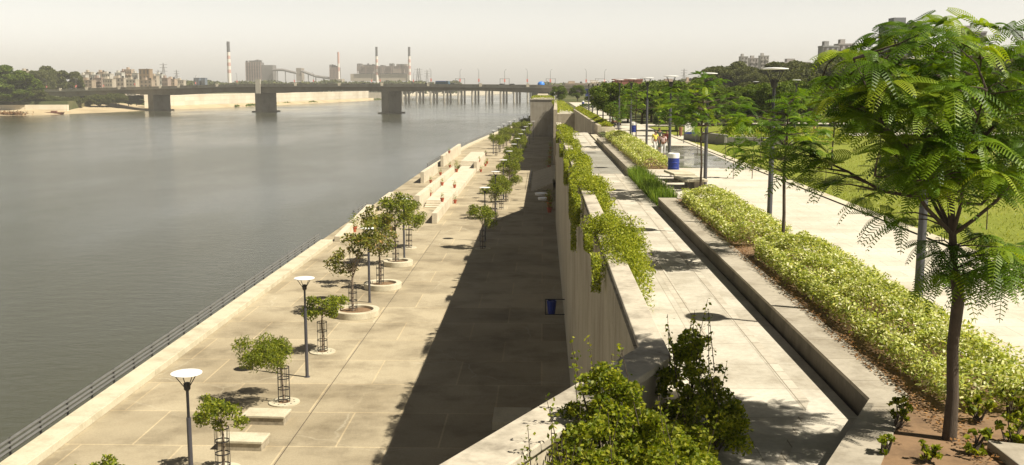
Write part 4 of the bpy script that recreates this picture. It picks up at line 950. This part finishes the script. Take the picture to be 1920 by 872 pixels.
# trailing plants on the long parapet
def trail(y0, y1, label, w_=1.0, hang=(), n=5200, L=.085, top=12.15, cover=None):
    K = int((y1 - y0) * 3) + 6; r = empty('trailing_shrub'); tag(r, label, 'shrub')
    cc = np.stack([1.95 + rng.normal(size=K) * .2 * w_ + .25 * w_, y0 + (y1 - y0) * rng.random(K), 11.55 + rng.random(K) * (top - 11.55) - .15], 1); rr = .3 + .28 * rng.random(K)
    t = np.abs((cc[:, 1] - (y0 + y1) / 2) / ((y1 - y0) / 2)); cc[:, 2] -= .35 * t ** 2
    if cover:
        kc = int((cover[1] - cover[0]) * 3) + 3; c2 = np.stack([1.45 + rng.random(kc) * .7, cover[0] + (cover[1] - cover[0]) * rng.random(kc), ZP + .02 + rng.random(kc) * .3], 1); cc = np.concatenate([cc, c2]); rr = np.concatenate([rr, .22 + .2 * rng.random(kc)])
    P_ = crown_points(cc, rr, n / (rr ** 2).sum(), .85)
    low = np.stack([2.08 + rng.random(n // 3) * .6 * w_, y0 + (y1 - y0) * rng.random(n // 3), ZW + rng.random(n // 3) * 1.1], 1); P_ = np.concatenate([P_, low])
    S_ = [P_]
    for (yc, wy, zl) in hang:
        m_ = int(1500 * wy); zz = ZP + .1 - (rng.random(m_) ** 1.3) * (ZP - zl); S_.append(np.stack([XW - .12 - rng.random(m_) * .22, yc + rng.normal(size=m_) * wy * .4 * (1 - .5 * (ZP - zz) / (ZP - zl)), zz], 1))
    P_ = np.concatenate(S_)
    quadmesh('foliage', leafquads(P_, L, .42, .4, .5), M['leaf_trail'], r)
trail(23.6, 31.5, 'bright trailing shrub spilling over the parapet, nearest and largest', 1.0, ((24.5, .8, 10.9), (29, 1.4, 11.2)), 17000, .075, 12.3, (24.8, 31.5))
trail(37.5, 45.5, 'bright trailing shrub with long strands hanging down the shaded wall', .9, ((42.5, 1.8, 9.0), (38.5, 1.2, 10.6), (46, 1.4, 9.9)), 12000, .10, 12.2, (43, 50))
trail(52.5, 60, 'trailing shrub on the parapet before the long hanging one', .8, ((57, 2.0, 10.4),), 8000, .12, 12.15, (57, 63))
trail(69, 78, 'small trailing shrub on the parapet beyond the hanging one', .8, ((72, 1.5, 10.9),), 6000, .13, 12.15, (76, 82))
trail(86, 99, 'farthest trailing shrub on the parapet near the stairwell', .8, ((90, 2.0, 10.9),), 7500, .15, 12.2, (94, 102))
# barrel, benches, bins
def barrel(label, p, s=1.0):
    r = empty('litter_barrel', p); tag(r, label, 'litter bin', None); r.scale = (s,) * 3
    MB().lathe([(.01, .28), (.29, .28), (.31, .30), (.30, .48), (.32, .50), (.30, .52), (.30, .72), (.32, .74), (.30, .76), (.30, .98)], (0, 0, 0), 20).build('drum', M['blue'], r, True)
    MB().lathe([(.302, .98), (.31, 1.2), (.26, 1.24), (.25, 1.0)], (0, 0, 0), 20).build('rim', M['white_paint'], r, True)
    for k in range(3):
        an = k * 2.094; MB().tube([(.26 * math.cos(an), .26 * math.sin(an), 0), (.26 * math.cos(an), .26 * math.sin(an), .3)], .02, 5).build('leg', M['dark_metal'], r)
barrel('blue litter barrel with white rim beside the concrete benches', Vector((7.15, 55.6, ZU)), 1.05)
barrel('small blue and white litter barrel far up the promenade by a lamp', G(1188, 253, ZU))
barrel('blue and white litter barrel beyond the stairwell planting', G(1093, 199, ZU))
for p, lb in ((Vector((7.25, 49.8, ZU)), 'nearer of the two concrete benches by the blue barrel'), (Vector((7.15, 53.2, ZU)), 'farther of the two concrete benches by the blue barrel')):
    r = empty('concrete_bench', p, R(6)); tag(r, lb, 'bench'); MB().box(-.55, .55, -1.2, 1.2, .36, .48).build('seat', M['kerb'], r, bevel=.02); MB().box(-.05, .42, -1.0, -.2, 0, .36).build('support', M['curb_granite'], r); MB().box(-.05, .42, .3, 1.0, 0, .36).build('support', M['curb_granite'], r)
p = G(1092, 0 + 262, ZU); r = empty('park_gate_kiosk', (W(1112, 170, 330).x, 330, ZU)); tag(r, 'blue kiosk with white panel at the far end of the promenade', 'kiosk')
MB().box(-2.4, 2.4, 0, 3, .9, 3.6).build('body', M['blue2'] if 'blue2' in M else plain('kiosk_blue', (.04, .06, .22), .6), r); MB().box(-2.3, 2.3, .1, 2.9, 0, .9).build('base', M['white_paint'], r); MB().box(-.9, 1.2, -.06, -.003, 1.1, 2.5).build('white_panel', M['white_paint'], r); MB().box(-2.7, 2.7, -.4, 3.2, 3.603, 3.75).build('roof', M['blue'], r)
# sign board on two posts
p = Vector((W(1293, 262, 88).x, 88, ZU)); r = empty('notice_board', p); tag(r, 'white notice board with blue lower edge on two posts by the lawn', 'sign')
MB().box(-.42, .42, -.03, .03, .98, 1.9).build('panel', M['white_paint'], r); MB().box(-.42, .42, -.035, .035, .82, .975).build('lower_band', M['blue'], r)
for s in (-.5, .5): MB().tube([(s, 0, 0), (s, 0, 2.1)], .03, 6).build('post', M['pole'], r)
p = G(1276, 256, ZU); r = empty('litter_bin', p); tag(r, 'small brown litter bin at the corner of the lawn', 'litter bin'); MB().lathe([(.16, .1), (.18, .9), (.14, .92)], (0, 0, 0), 12).build('drum', plain('bin_brown', (.2, .09, .05), .6), r, True); MB().tube([(0, 0, 0), (0, 0, .1)], .05, 6).build('stand', M['dark_metal'], r)
# ------------------------------------------------------------------ people
def skinmesh(name, verts, edges, radii, mat, parent, root=0, sub=1):
    me = bpy.data.meshes.new(name); me.from_pydata(verts, edges, []); me.materials.append(mat)
    o = link(name, me, parent); sm = o.modifiers.new('skin', 'SKIN'); me.skin_vertices.new() if not me.skin_vertices else None
    for i, rr in enumerate(radii): me.skin_vertices[0].data[i].radius = (rr, rr) if not isinstance(rr, tuple) else rr
    me.skin_vertices[0].data[root].use_root = True
    ss = o.modifiers.new('sub', 'SUBSURF'); ss.levels = sub; ss.render_levels = sub + 1; return o
def person(p, face, top, legs, label, h=1.68, stride=.18, skirt=False, hold=0.0):
    r = empty('person', p, face); tag(r, label, 'person'); r.scale = (h / 1.72,) * 3; s = stride
    V = [(0, 0, .95), (0, 0, 1.15), (0, .0, 1.38), (0, .01, 1.5), (0, .02, 1.58), (0, .03, 1.66)]   # pelvis chest neck head
    E = [(0, 1), (1, 2), (2, 3), (3, 4), (4, 5)]; RR = [(.13, .10), (.12, .09), (.13, .09), .05, .085, .075]
    def add(v, e, rr): V.append(v); E.append((e, len(V) - 1)); RR.append(rr); return len(V) - 1
    hands = []
    for sx in (-1, 1):
        a = add((sx * .17, 0, 1.41), 2, .055); b_ = add((sx * .23, -s * sx * .4, 1.13), a, .042); c = add((sx * (.22 - hold * .1), -s * sx * .9 + .08 + hold * .15, .90 + hold * .25), b_, .03); d = add((sx * (.21 - hold * .1), -s * sx * 1.0 + .11 + hold * .2, .82 + hold * .25), c, (.035, .018)); hands.append((d, sx))
        k = add((sx * .10, 0, .88), 0, .095); k2 = add((sx * .10, s * sx * .7 + .02, .50), k, .06); f = add((sx * .10, s * sx * 1.1, .10), k2, .038); g = add((sx * .11, s * sx * 1.1 + .14, .035), f, .032)
    for d, sx in hands:
        bx_, by_, bz_ = V[d]
        for q in range(4):
            e = add((bx_ + (q - 1.5) * .016 * .3, by_ + (q - 1.5) * .018, bz_ - .055 - .006 * (1.5 - abs(q - 1.5))), d, .008); add((V[e][0], V[e][1] + .008, V[e][2] - .035), e, .007)
        e = add((bx_ - sx * .01, by_ + .045, bz_ - .005), d, .009); add((V[e][0], V[e][1] + .012, V[e][2] - .03), e, .008)
    body = skinmesh('body', V, E, RR, M['skin'], r)
    sv = [(0, 0, .98), (0, 0, 1.18), (0, 0, 1.40), (-.18, 0, 1.41), (-.23, s * .2, 1.22), (.18, 0, 1.41), (.23, -s * .2, 1.22)]
    skinmesh('shirt', sv, [(0, 1), (1, 2), (2, 3), (3, 4), (2, 5), (5, 6)], [(.155, .125), (.145, .115), (.14, .105), .07, .062, .07, .062], top, r)
    lv = [(0, 0, .97), (-.10, 0, .86), (-.10, -s * .7 + .02, .50), (-.10, -s * 1.1, .13), (.10, 0, .86), (.10, s * .7 + .02, .50), (.10, s * 1.1, .13)]
    skinmesh('trousers', lv, [(0, 1), (1, 2), (2, 3), (0, 4), (4, 5), (5, 6)], [(.14, .11), .108, .075, .058, .108, .075, .058], legs, r)
    skinmesh('hair', [(0, -.02, 1.60), (0, .0, 1.70), (0, -.05, 1.64)], [(0, 1), (0, 2)], [.082, .075, .07], M['hair'], r)
    MB().hexa([(-.012, .11, 1.585), (.012, .11, 1.585), (.012, .13, 1.585), (-.012, .13, 1.585)], [(-.008, .10, 1.62), (.008, .10, 1.62), (.008, .112, 1.62), (-.008, .112, 1.62)]).build('nose', M['skin'], body)
    for sx in (-1, 1): MB().box(sx * .03 - .012, sx * .03 + .012, .105, .117, 1.622, 1.634).build('eye', M['rubber'], body)
def cl(n, c): return plain(n, c, .8, 0, .12)
person(G(1228, 287, ZU), R(200), cl('yellow_top', (.62, .55, .08)), cl('white_cloth', (.62, .62, .6)), 'person in yellow top and white trousers, left of the walking group', 1.66)
person(G(1243, 292, ZU), R(170), cl('pink_shirt', (.68, .5, .5)), cl('white_cloth2', (.66, .66, .66)), 'person in pale pink shirt and white trousers at the front of the group', 1.6, hold=.8)
person(G(1236, 280, ZU), R(190), cl('dark_shirt', (.05, .06, .05)), cl('dark_cloth', (.06, .07, .05)), 'person in dark clothes at the back of the walking group', 1.68)
person(G(1250, 284, ZU), R(150), cl('red_shirt', (.30, .06, .05)), cl('grey_cloth', (.2, .2, .22)), 'person in dark red shirt half behind the lamp pole', 1.62)
person(G(1152, 244, ZU), R(10), cl('pale_green_shirt', (.45, .52, .42)), cl('black_cloth', (.03, .03, .03)), 'person in pale shirt and dark trousers walking away on the far promenade', 1.72)
person(G(1159, 245, ZU), R(-10), cl('black_shirt', (.03, .03, .03)), cl('black_cloth2', (.03, .03, .035)), 'person all in black walking away on the far promenade', 1.7)
person(Vector((W(1526, 263, 96).x, 96, ZU)), R(90), cl('orange_top', (.6, .35, .15)), cl('brown_cloth', (.3, .2, .1)), 'distant person in orange on the path across the lawn', 1.6)
person(Vector((W(1619, 263, 97).x, 97, ZU)), R(-90), cl('white_top', (.7, .7, .65)), cl('tan_cloth', (.4, .3, .2)), 'distant person in white on the path seen under the big tree', 1.6)
# ================================================================== TREES
T0 = G(1780, 820, ZU)
tx, ty = T0.x, T0.y
def TW(px, py, dy=0.0): p = W(px, py, ty + dy); return (p.x, p.y, p.z)
trunk = [(tx, ty, ZU - .05), (tx + .01, ty, ZU + .6), TW(1786, 650), TW(1797, 560), TW(1789, 505), TW(1786, 440), TW(1782, 370), TW(1797, 300), TW(1790, 220, .1), TW(1775, 140, .1)]
tr = [.105, .085, .08, .086, .06, .053, .047, .04, .03, .02]
tips = []
def crown_top(px): return float(np.interp(px, [1480, 1560, 1600, 1660, 1740, 1800, 1880, 1960, 2050], [215, 110, 78, 58, 42, 40, 50, 46, 80]))
def crown_bot(px): return float(np.interp(px, [1480, 1560, 1620, 1700, 1790, 1900, 1960, 2050], [200, 225, 290, 375, 400, 400, 380, 330]))
for k in range(235):
    px = rnd.triangular(1540, 2040, 1780); a_ = crown_top(px) + 12; b_ = crown_bot(px) - 30
    tips.append(TW(px, a_ + (b_ - a_) * rnd.random() ** .85, rnd.uniform(-1.7, 1.7) * math.sqrt(max(.05, 1 - ((px - 1780) / 300) ** 2))))
for px, py in ((1500, 290), (1530, 320), (1560, 345), (1520, 270), (1545, 300), (1575, 330), (1490, 275), (1505, 310), (1575, 100), (1640, 62), (1700, 50), (1770, 45), (1840, 48), (1900, 55), (1660, 400), (1620, 370), (1690, 410)):
    tips.append(TW(px, py, rnd.uniform(-.4, .4)))
J = trunk[-3]; J2 = trunk[5]; J3 = trunk[6]
ends = [(1540, 150, .3), (1600, 110, -.9), (1530, 295, .1), (1640, 330, -.8), (1680, 90, .9), (1720, 250, -1.4), (1740, 130, 1.3), (1840, 110, -.8), (1880, 200, .9), (1940, 120, .2), (1960, 260, -.5), (1900, 330, .8), (1830, 260, 1.3), (1680, 200, 1.2), (1850, 170, -1.4), (1640, 220, -1.2)]
lim = []
for k, (px, py, dy) in enumerate(ends):
    s0 = Vector((J, J2, J3)[k % 3]); e0 = Vector(TW(px, py, dy)); c0 = s0.lerp(e0, .5) + Vector((0, 0, -.12 * (e0 - s0).length + rnd.uniform(-.1, .1))); lim.append([s0, s0.lerp(c0, .5) + Vector((rnd.uniform(-.06, .06), 0, -.04)), c0, c0.lerp(e0, .5) + Vector((0, rnd.uniform(-.1, .1), .03)), e0])
for k in range(16): tips.append(TW(rnd.uniform(1735, 1935), rnd.uniform(435, 540), rnd.uniform(-.7, .7)))
for px, py in ((1760, 470), (1790, 460), (1830, 470), (1860, 490), (1890, 470), (1820, 510), (1770, 510), (1880, 520), (1845, 440), (1905, 500), (1800, 420), (1740, 450)):
    tips.append(TW(px, py, rnd.uniform(-.4, .4)))
big = fern_tree('feathery_tree', trunk, tr, tips, 2, .54, 7, 15, .110, .021, .70, .012, extra=lim)
tag(big, 'large feathery leaved tree in the soil bed at the right foreground', 'tree')
# mid sized feathery trees
def midfern(seed, h=4.7, w_=3.6, ntip=34, bare=.4, fl=.66, npair=9, pw=.048, zlow=.5, nf=6, r0=.06):
    global rnd, rng
    rnd = random.Random(seed); rng = np.random.default_rng(seed)
    trunk = [(0, 0, -.05), (.03, 0, h * .25), (-.04, .03, h * zlow), (.05, 0, h * .72), (0, 0, h * .9)]
    tips = []
    for k in range(ntip):
        a = rnd.random() * 6.28; q = rnd.random() ** .6; tips.append((math.cos(a) * q * w_ / 2, math.sin(a) * q * w_ / 2, h * (zlow + .05) + (h * (1 - zlow) - .1) * rnd.random() * (1 - .45 * q * q) + .1))
    return fern_tree('feathery_tree', trunk, [r0, r0 * .8, r0 * .7, r0 * .5, r0 * .3], tips, 1, fl, nf, npair, .14, pw, .55, .015)
mfa = Proto(midfern(11, 5.3, 4.1, 66)); mfb = Proto(midfern(12, 4.9, 3.2, 42)); mfc = Proto(midfern(13, 5.0, 4.6, 50, npair=8, pw=.05, fl=.75)); sap = Proto(midfern(14, 2.6, .9, 5, fl=.4, npair=8, nf=4, r0=.02))
fl_ = [(mfa, G(1313, 357, ZU), 0, 1.0, 'feathery tree growing beside the concrete benches'), (mfb, Vector((7.05, 29.6, ZU)), 1.1, 1.0, 'slim feathery tree standing between two hedge clumps'),
       (mfc, G(1192, 269, ZU), .5, .98, 'spreading feathery tree with pale forks beside the far hedge'), (mfb, G(1164, 252, ZU), 2, .5, 'little tree beside the two walkers'),
       
       (mfc, Vector((W(1560, 300, 60).x, 60, ZU)), 4, .95, 'feathery lawn tree left of the big foreground tree'),
       (mfc, Vector((W(1650, 300, 52).x, 52, ZU)), 1, .95, 'feathery lawn tree hidden behind the big tree crown'), (mfa, Vector((W(1840, 300, 48).x, 48, ZU)), 2, 1, 'feathery lawn tree at the right behind the big crown'),
       (mfb, Vector((W(1250, 300, 100).x + 1, 100, ZU)), 2, .9, 'small feathery tree on the little lawn'), (mfc, Vector((W(1530, 300, 98).x, 98, ZU)), 1.6, 1, 'feathery tree beside the lawn path')]
for pr_, p, rz, sc, lb in fl_: tag(pr_.put(p, rz, sc), lb, 'tree')
for i, (px, py) in enumerate(((1547, 348), (1425, 318), (1360, 300), (1375, 335), (1308, 290), (1410, 335), (1660, 330), (1235, 262), (1850, 430))):
    tag(sap.put(G(px, py, ZU), i, .9 + .1 * (i % 3)), f'thin staked sapling on the lawn edge, {ORD[i].replace("nearest","first")} of the scattered saplings', 'sapling', 'saplings on the lawn')
rnd = random.Random(77); rng = np.random.default_rng(77)
# park trees and far trees
PK = [Proto(big_tree(5.6, 6.0, M['leaf_park'], .26, 30, 52, 'park_tree', .22)) for _ in range(3)]
FL = Proto(big_tree(13, 14, M['leaf_park'], .62, 42, 110, 'broadleaf_tree', .12))
FT = [Proto(big_tree(13, 13 + 2 * i, M['leaf_far'], .62, 42, 110, 'broadleaf_tree', .18)) for i in range(4)]
park = [(1150, 118), (1163, 128), (1178, 138), (1135, 240), (1048, 300), (1083, 320), (1120, 205), (1205, 135), (1222, 142), (1240, 150), (1262, 140), (1282, 150), (1300, 130), (1322, 145), (1270, 112), (1215, 160), (1248, 165), (1345, 135), (1366, 128), (1385, 145), (1410, 130), (1432, 142), (1455, 125), (1480, 140), (1505, 130), (1530, 145), (1560, 130), (1590, 140), (1620, 128), (1650, 140), (1690, 130), (1730, 140), (1780, 130), (1830, 140), (1880, 130), (1930, 138), (1190, 190), (1140, 170), (1155, 150)]
for i, (px, Y) in enumerate(sorted(park)):
    p = W(px, 170, Y); sc = rnd.uniform(.78, .98)
    tag(PK[i % 3].put((p.x, Y, ZU - .05), rnd.random() * 6, sc), f'round green park tree beyond the promenade, {ORD[i].replace("nearest","first")} from the left', 'tree', 'park trees beyond the promenade')
M['leaf_far'] = M['leaf_far']
fars = [(1322, 140, 300, 1), (1345, 127, 330, 1), (1372, 119, 345, 1), (1398, 128, 330, 1), (1425, 138, 300, .8), (1448, 130, 320, 1), (1466, 112, 330, 1.1), (1490, 116, 320, 1), (1512, 122, 300, .9), (1532, 113, 300, 1), (1556, 122, 270, 1), (1580, 108, 250, 1.1), (1610, 100, 260, 1), (1640, 110, 250, 1), (1680, 100, 260, 1),
        (1720, 96, 260, 1), (1760, 105, 260, 1), (1800, 100, 250, 1), (1850, 105, 240, 1), (1900, 98, 250, 1), (1945, 100, 240, 1), (1410, 150, 220, .8), (1450, 146, 210, .8), (1495, 142, 215, .8), (1540, 140, 200, .8), (1590, 140, 190, .8), (1645, 142, 190, .8), (1700, 140, 190, .8), (1760, 140, 190, .8), (1830, 138, 190, .8), (1890, 138, 190, .8)]
for i, (px, yt, Y, s) in enumerate(sorted(fars)):
    p = W(px, yt, Y); h = p.z - ZU; sc = h / 13.2
    tag(FT[i % 4].put((p.x, Y, ZU - .1), rnd.random() * 6, (max(sc, .55) * s * 1.05, max(sc, .55) * s * 1.05, sc)), f'tall dark tree behind the park, {ORD[i].replace("nearest","first")} from the left', 'tree', 'tall trees behind the park')
fl2 = [(15, 126, 660, 34, 'bright green tree crowning the left edge above the quay wall'), (-20, 130, 650, 34, 'tall green tree cut by the left edge'), (45, 150, 690, 22, 'lower tree between the edge tree and the bridge end'), (80, 127, 800, 22, 'dark round tree left of its browner neighbour'), (123, 129.5, 830, 28, 'olive brown tree beside the city blocks'), (60, 168, 670, 18, 'bush at the bridge end over the quay wall'), (20, 165, 655, 26, 'undergrowth tree directly above the left quay wall')]
for px, yt, Y, wm, lb in fl2:
    p = W(px, yt, Y); h = p.z - 4.5; tag((FL if px < 60 else FT[rnd.randrange(4)]).put((p.x, Y, 4.4), rnd.random() * 6, (wm / 15, wm / 15, h / 13.2)), lb, 'tree')
for i, (px, yt, Y) in enumerate(((168, 178, 722), (185, 177, 728), (203, 176, 735), (222, 176, 742), (240, 178, 748), (255, 179, 755), (142, 182, 705), (90, 180, 684), (110, 181, 688), (75, 178, 680), (128, 183, 700))):
    p = W(px, yt, Y); zb_ = 1.0; h = p.z - zb_; tag(FT[i % 4].put((p.x, Y, zb_), i, (.75, .75, h / 13.2)), f'dark bush on the bank under the bridge, {ORD[i].replace("nearest","first")} in the thicket', 'bush', 'thicket under the bridge')
n = 3600; q = 440 + 280 * rng.random(n); yy = np.interp(q, [440, 480, 600, 690, 720], [880, 922, 1078, 1275, 1370]) - 3 - 9 * rng.random(n); k = .5 + .5 * np.sin(q * .19) * np.sin(q * .07 + 1)
P_ = np.stack([(q - VX) / F * yy, yy, ZR + .1 + 2.6 * k * rng.random(n)], 1); P_ = P_[(k > .35) | (q > 560)]
tag(quadmesh('bank_weeds', leafquads(P_, 1.6, .6, .5), M['leaf_park']), 'strip of green weeds at the foot of the far embankment wall', 'weeds', kind='stuff')
# far tree lines that read as one mass
def treeline(px0, px1, y0, y1, Y, n, L, label, zb):
    px = px0 + (px1 - px0) * rng.random(n); c = np.array([W(q, 160, Y).x for q in px]); k = np.sin(px * .11) + np.sin(px * .047 + 1) + np.sin(px * .31) * .6 + np.sin(px * .77) * .4
    ht = CAMZ + (HZ - (y0 + (y1 - y0) * (.5 + .25 * k) * .8)) * Y / F; z = zb + (ht - zb) * rng.random(n) ** .6
    P_ = np.stack([c, Y + rng.random(n) * 60, z], 1); tag(quadmesh('distant_treeline', leafquads(P_, L, .7, .4), M['leaf_far']), label, 'trees', kind='stuff')
treeline(330, 860, 151, 159, 1500, 9000, 5.0, 'line of distant trees along the bank behind the bridge railing', 4)
treeline(1230, 1960, 150, 158, 900, 9000, 4.0, 'hazy tree line on the horizon beyond the park', 9)
treeline(1020, 1240, 155, 160, 1400, 3500, 5.0, 'low distant trees at the end of the bridge', 9)
treeline(-60, 340, 152, 160, 1300, 5000, 5.0, 'distant trees among the left bank houses', 4)
# ================================================================== HAZE
if HAZE:
    hz = MB().box(-3200, 3200, -250, 5200, -6, 140).build('haze', M['rubber']); hz.data.materials.clear()
    m = bpy.data.materials.new('haze_air'); m.use_nodes = True; nt = m.node_tree; nt.nodes.clear(); out = nt.nodes.new('ShaderNodeOutputMaterial')
    v = nt.nodes.new('ShaderNodeVolumePrincipled'); v.inputs['Color'].default_value = (.97, .96, .93, 1); v.inputs['Density'].default_value = HAZE; v.inputs['Anisotropy'].default_value = 0.0
    nt.links.new(v.outputs[0], out.inputs['Volume']); hz.data.materials.append(m); tag(hz, kind='stuff'); hz.display_type = 'WIRE'
